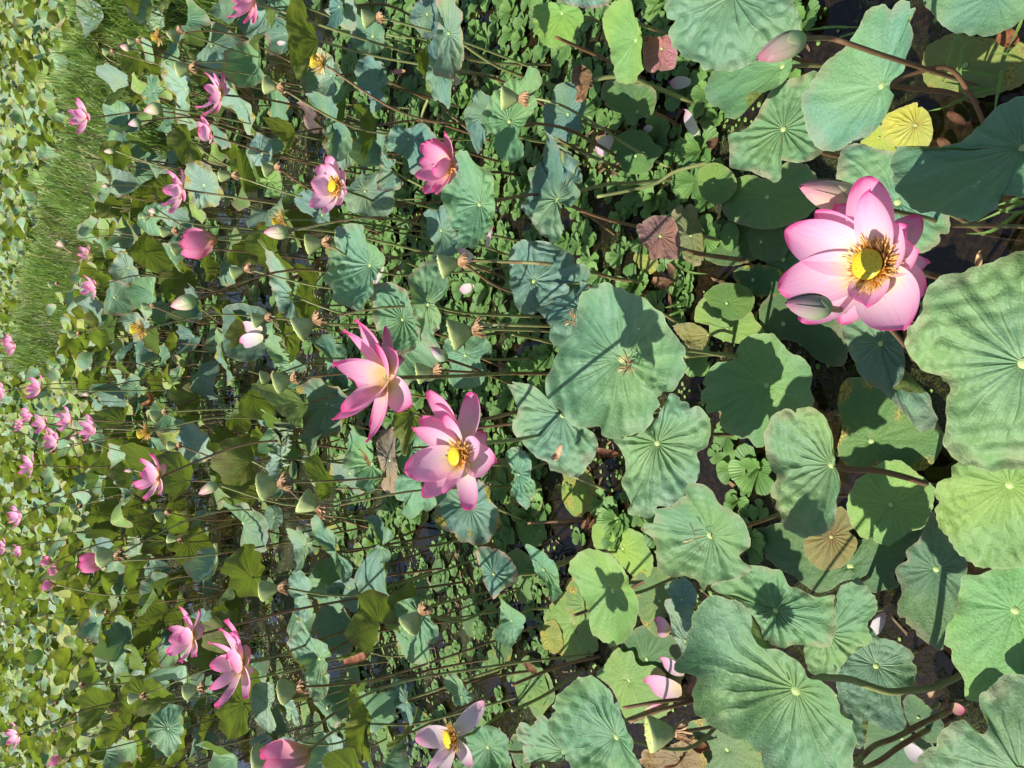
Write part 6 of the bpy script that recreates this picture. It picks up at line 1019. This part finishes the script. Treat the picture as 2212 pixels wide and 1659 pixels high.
# ------------------------------------------------------------------ grass blades near the camera
def blade(pts, w):
    C = catmull([at_z(*p) for p in pts], 9); T_ = np.gradient(C, axis=0); V = []; Fc = []
    for i in range(9):
        s_ = nrm(np.cross(T_[i], (0.1, -.5, 1))); ww = w * (1 - (i / 8) ** 2.2 * .94); V += [C[i] - s_ * ww, C[i] + np.array([0, 0, -.0012]), C[i] + s_ * ww]
    for i in range(8):
        for k in range(2): Fc.append((i * 3 + k, i * 3 + k + 1, i * 3 + 4 + k, i * 3 + 3 + k))
    return np.asarray(V), Fc
for lab, blades in [('pale grass tuft over the spotted pad beside the yellow leaf', [[(2120, 85, .02), (2080, 100, .16), (2073, 190, .1), (2074, 202, .06)], [(2110, 60, .02), (2065, 80, .14), (2042, 160, .1), (2036, 178, .05)], [(2150, 190, .02), (2100, 205, .06), (2040, 232, .09), (2004, 240, .08)], [(2212, 130, .02), (2180, 118, .08), (2144, 114, .1)], [(2160, 168, .02), (2120, 160, .06), (2075, 151, .08)], [(2130, 195, .02), (2090, 185, .07), (2040, 177, .09)], [(2165, 150, .02), (2155, 200, .1), (2148, 245, .12)], [(2170, 120, .02), (2200, 60, .12), (2212, 30, .14)]]),
                    ('grass tuft between the right-edge leaves beside the great bloom\'s stem', [[(2230, 440, .02), (2190, 435, .12), (2150, 445, .12)], [(2240, 425, .02), (2180, 450, .14), (2110, 480, .12)], [(2240, 450, .02), (2190, 460, .1), (2145, 447, .1)], [(2230, 410, .02), (2195, 430, .12), (2165, 432, .1)], [(2200, 460, .02), (2140, 500, .1), (2085, 505, .06)]]),
                    ('thin grass blades under the pale pointed bud', [[(1870, 60, .02), (1800, 58, .18), (1731, 67, .22)], [(1880, 65, .02), (1830, 75, .12), (1780, 96, .1)], [(1830, 60, .02), (1790, 58, .12), (1776, 58, .14)]]),
                    ('forked grass shoot in the pond gap beside the purple leaf', [[(1460, 570, .03), (1458, 530, .1), (1447, 522 - 8, .1)], [(1461, 571, .03), (1470, 540, .1), (1473, 522, .12)], [(1460, 570, .03), (1490, 588, .08), (1530, 592, .05)], [(1460, 572, .03), (1456, 610, .06), (1450, 638, .05)], [(1478, 655, .02), (1450, 662, .06), (1436, 665, .07)], [(1482, 668, .02), (1450, 680, .06), (1440, 684, .05)]]),
                    ('grass blade poking up beside the large veined top leaf', [[(1400, 30, .02), (1418, 10, .2), (1435, -10, .3)], [(1402, 32, .02), (1412, 16, .15), (1425, 0, .2)]])]:
    b0 = at_z(*blades[0][0]); root = empty('grass_tuft', (b0[0], b0[1], 0), lab, 'grass', 'grass tufts at the waterline')
    for bp in blades:
        V, Fc = blade(bp, .0042); link('blade', mesh('grass_blade', V - np.array([b0[0], b0[1], 0]), Fc, MAT_GRASS), root)
# ------------------------------------------------------------------ water lettuce
def lettuce_leaf(seed, nu=8, nv=6):
    r = random.Random(seed); V = []; UV = []
    for j in range(nv):
        v = j / (nv - 1); w = (.14 + .43 * v ** .85) * (1 - .12 * v ** 6)
        for i in range(nu + 1):
            u = -1 + 2 * i / nu; l = v * (1 - .30 * u * u * v * v - .05 * math.cos(u * 3.1) * v)
            V.append((w * u * .80, l, .30 * v * v * (.4 + r.uniform(-.02, .02)) + .14 * u * u * v + .035 * math.cos(u * 9.4) * v - .16 * v ** 4)); UV.append((.5 + .5 * u, v))
    Fc = [(j * (nu + 1) + i, j * (nu + 1) + i + 1, (j + 1) * (nu + 1) + i + 1, (j + 1) * (nu + 1) + i) for j in range(nv - 1) for i in range(nu)]
    return V, Fc, UV
LLM = [mesh('lettuce_leaf', *lettuce_leaf(s)[:2], MAT_LETTUCE, lettuce_leaf(s)[2]) for s in range(3)]
LV = [(np.asarray(lettuce_leaf(s, 4, 4)[0]), lettuce_leaf(s, 4, 4)[1], np.asarray(lettuce_leaf(s, 4, 4)[2])) for s in range(3)]
def lettuce_weight(px, py):
    if px > 1640: return .12 if (px < 1760 and py < 260) else 0.0
    if px < 150: return .9
    if py < 560 and px < 1560: return (.6 if px > 1090 and py > 180 else .9)
    if py < 1000 and px < 1060: return 1.0
    if 1530 < px < 1640 and 940 < py < 1180: return .5
    if 1290 < px < 1430 and 1040 < py < 1180: return .6
    if px < 1180: return .42
    if py < 700 and px < 1480: return .45
    return .02
spots = []; tries = 0; cell = {}
while len(spots) < 5200 and tries < 90000:
    tries += 1
    y = math.sqrt(rr.uniform(.9 ** 2, 24 ** 2)) if rr.random() < .6 else rr.uniform(.9, 4.2); x = rr.uniform(-1, 1) * (.57 * (y * .788 + HC * .616)); px, py, d = proj((x, y, .03))
    if rr.random() > lettuce_weight(px, py) or bank_dist(np.array([x, y, 0])) < .7: continue
    R = (rr.uniform(.042, .09) if rr.random() < .75 and py < 1180 else rr.uniform(.022, .045)) if y < 8 else rr.uniform(.09, .17); key = (int(x / .15), int(y / .15)); bad = False
    for a in (-1, 0, 1):
        for b_ in (-1, 0, 1):
            for q in cell.get((key[0] + a, key[1] + b_), []):
                if math.hypot(q[0] - x, q[1] - y) < .52 * (q[2] + R): bad = True
    if bad: continue
    cell.setdefault(key, []).append((x, y, R)); spots.append((x, y, R, d, px, py))
vis = [s for s in spots if -30 < s[4] < 2240 and -30 < s[5] < 1690]; vis.sort(key=lambda s: s[3] / s[2] * 1.0)
VV, FF, UVA = [], [], []; nv_ = 0
near = set(id(s) for s in vis[:290]); first = set(id(s) for s in vis[:70])
LAND += [('the purple young leaf', 1426, 510), ('the biggest round leaf', 1340, 775), ('the yellow floating leaf', 1978, 270), ('the heart-shaped leaf', 1795, 1005), ('the round dark pad', 1372, 336), ('the reddish young leaf', 1430, 105), ('the dry brown leaf', 1255, 180), ('the cream-faced pod', 1110, 212), ('the fallen pink petals', 1450, 1420), ('the long lime leaf', 1345, 90), ('the slim white petal', 1497, 262), ('the brown-navel grey leaf', 1532, 1158)]
for s in spots:
    x, y, R, d = s[:4]; nl = rr.randint(6, 9); leaves = []
    for k in range(nl):
        inner = k >= 5; leaves.append((k * 2.4 + rr.uniform(-.3, .3), rr.uniform(.75, 1.1) if inner else rr.uniform(.12, .5), R * (rr.uniform(.55, .8) if inner else rr.uniform(.85, 1.1)), rr.randrange(3)))
    if id(s) in near:
        root = empty('water_lettuce', (x, y, 0), near_label('ribbed water lettuce rosette', s[4], s[5]) if id(s) in first else 'small water lettuce rosette crowded among the farther lotus stems', 'water lettuce', 'water lettuce rosettes')
        for az, el, l, v in leaves:
            o = link('leaf', LLM[v], root, (0, 0, .006)); o.rotation_euler = (el, 0, az); o.scale = (l, l, l)
    else:
        for az, el, l, v in leaves[:(6 if y < 8 else 4)]:
            Vl, Fl, Ul = LV[v]; ce, se, ca, sa = math.cos(el), math.sin(el), math.cos(az), math.sin(az)
            X = Vl[:, 0] * l; Y = (Vl[:, 1] * ce - Vl[:, 2] * se) * l; Z = (Vl[:, 1] * se + Vl[:, 2] * ce) * l
            VV.append(np.stack([x + X * ca - Y * sa, y + X * sa + Y * ca, Z + .006], 1)); UVA.append(Ul); FF += [tuple(i + nv_ for i in f) for f in Fl]; nv_ += len(Vl)
o = link('water_lettuce_carpet', mesh('water_lettuce_carpet', np.vstack(VV), FF, MAT_LETTUCE, np.vstack(UVA))); o['kind'] = 'stuff'; o['label'] = 'carpet of small water lettuce farther out on the pond'; o['category'] = 'water lettuce'

# ------------------------------------------------------------------ duckweed and bits of litter on the water
MAT_DUCK = flat_material('duckweed', (0.10, 0.20, 0.04), (0.20, 0.30, 0.07), 40, 0.5, 0, None)
MAT_BITS = flat_material('litter_bits', (0.05, 0.03, 0.015), (0.22, 0.14, 0.07), 25, 0.8, 0, None)
V, Fc = [], []; V2, F2 = [], []; CL = Bumps(77, 3.2, 9); CL2 = Bumps(78, 9.0, 9); k = 0; tries = 0
while k < 9000 and tries < 60000:
    tries += 1; y = rr.uniform(.75, 5.5) if rr.random() < .8 else rr.uniform(4, 9); x = rr.uniform(-1, 1) * (.57 * (y * .788 + HC * .616))
    c = float(CL(np.float64(x), np.float64(y)) + .6 * CL2(np.float64(x), np.float64(y)))
    if c < .08 and rr.random() > .08: continue
    k += 1; az = rr.uniform(0, 6.28); z = .002 + rr.uniform(0, .003)
    if rr.random() < .74:
        r = rr.uniform(.003, .0075); o_ = len(V)
        V += [(x + r * math.cos(az + q * 1.0472) * 1.25, y + r * math.sin(az + q * 1.0472), z + .0012 * (q % 2)) for q in range(6)]; Fc.append(tuple(range(o_, o_ + 6)))
    else:
        l, w = rr.uniform(.006, .03), rr.uniform(.002, .007); a_, b_ = math.cos(az), math.sin(az); o_ = len(V2)
        V2 += [(x - a_ * l - b_ * w, y - b_ * l + a_ * w, z), (x - a_ * l * .8 + b_ * w, y - b_ * l * .8 - a_ * w, z), (x + a_ * l, y + b_ * l, z + .004), (x + a_ * l * .6 - b_ * w * 1.2, y + b_ * l * .6 + a_ * w * 1.2, z + .003)]; F2.append((o_, o_ + 1, o_ + 2, o_ + 3))
o = link('duckweed', mesh('duckweed', V, Fc, MAT_DUCK, smooth=False)); o['kind'] = 'stuff'; o['label'] = 'tiny green duckweed scattered on the dark water'; o['category'] = 'duckweed'
o = link('litter', mesh('litter', V2, F2, MAT_BITS, smooth=False)); o['kind'] = 'stuff'; o['label'] = 'brown plant litter afloat on the dark water'; o['category'] = 'litter'
# small round pads lying on the open water of the lower field
PADV = [unit_leaf(700 + i, 40, 6, .015, .02, MAT_LEAF if i % 2 else MAT_LEAF_WORN) for i in range(6)]
LAND += [('the cross-shaped leaf', 690, 1420), ('the long blue-grey leaf', 815, 1240), ('the tilted green pod', 895, 1340), ('the lower smooth lime leaf', 1310, 1290), ('the half-yellow pad', 1245, 1075)]
pads = []; tries = 0
while len(pads) < 46 and tries < 4000:
    tries += 1; px, py = rr.uniform(560, 1300), rr.uniform(985, 1640)
    if px > 1150 and rr.random() < .5: continue
    p = at_z(px, py, .012); R = rr.uniform(.05, .115); d = np.linalg.norm(p - O)
    if any(np.hypot(*(p[:2] - q[:2])) < .8 * (R + r_) for q, r_ in pads): continue
    pads.append((p, R)); c = rr.choice([LEAF_COL['d'], LEAF_COL['d'], (.09, .18, .05), (.10, .20, .05), (.13, .23, .06), (.21, .24, .05)]); z = .010 + .001 * (len(pads) % 9)
    o = link('floating_leaf', rr.choice(PADV), None, (p[0], p[1], z), (*c, rr.choice([.1, .4, .8]))); o.scale = (R, R, R); o.rotation_euler = (0, 0, rr.uniform(0, 6.28))
    o['label'] = near_label(('small ' if R < .08 else '') + ('yellowing' if c[0] > .2 else 'dark green') + ' floating pad', px, py); o['category'] = 'leaf'; o['group'] = 'small floating pads'
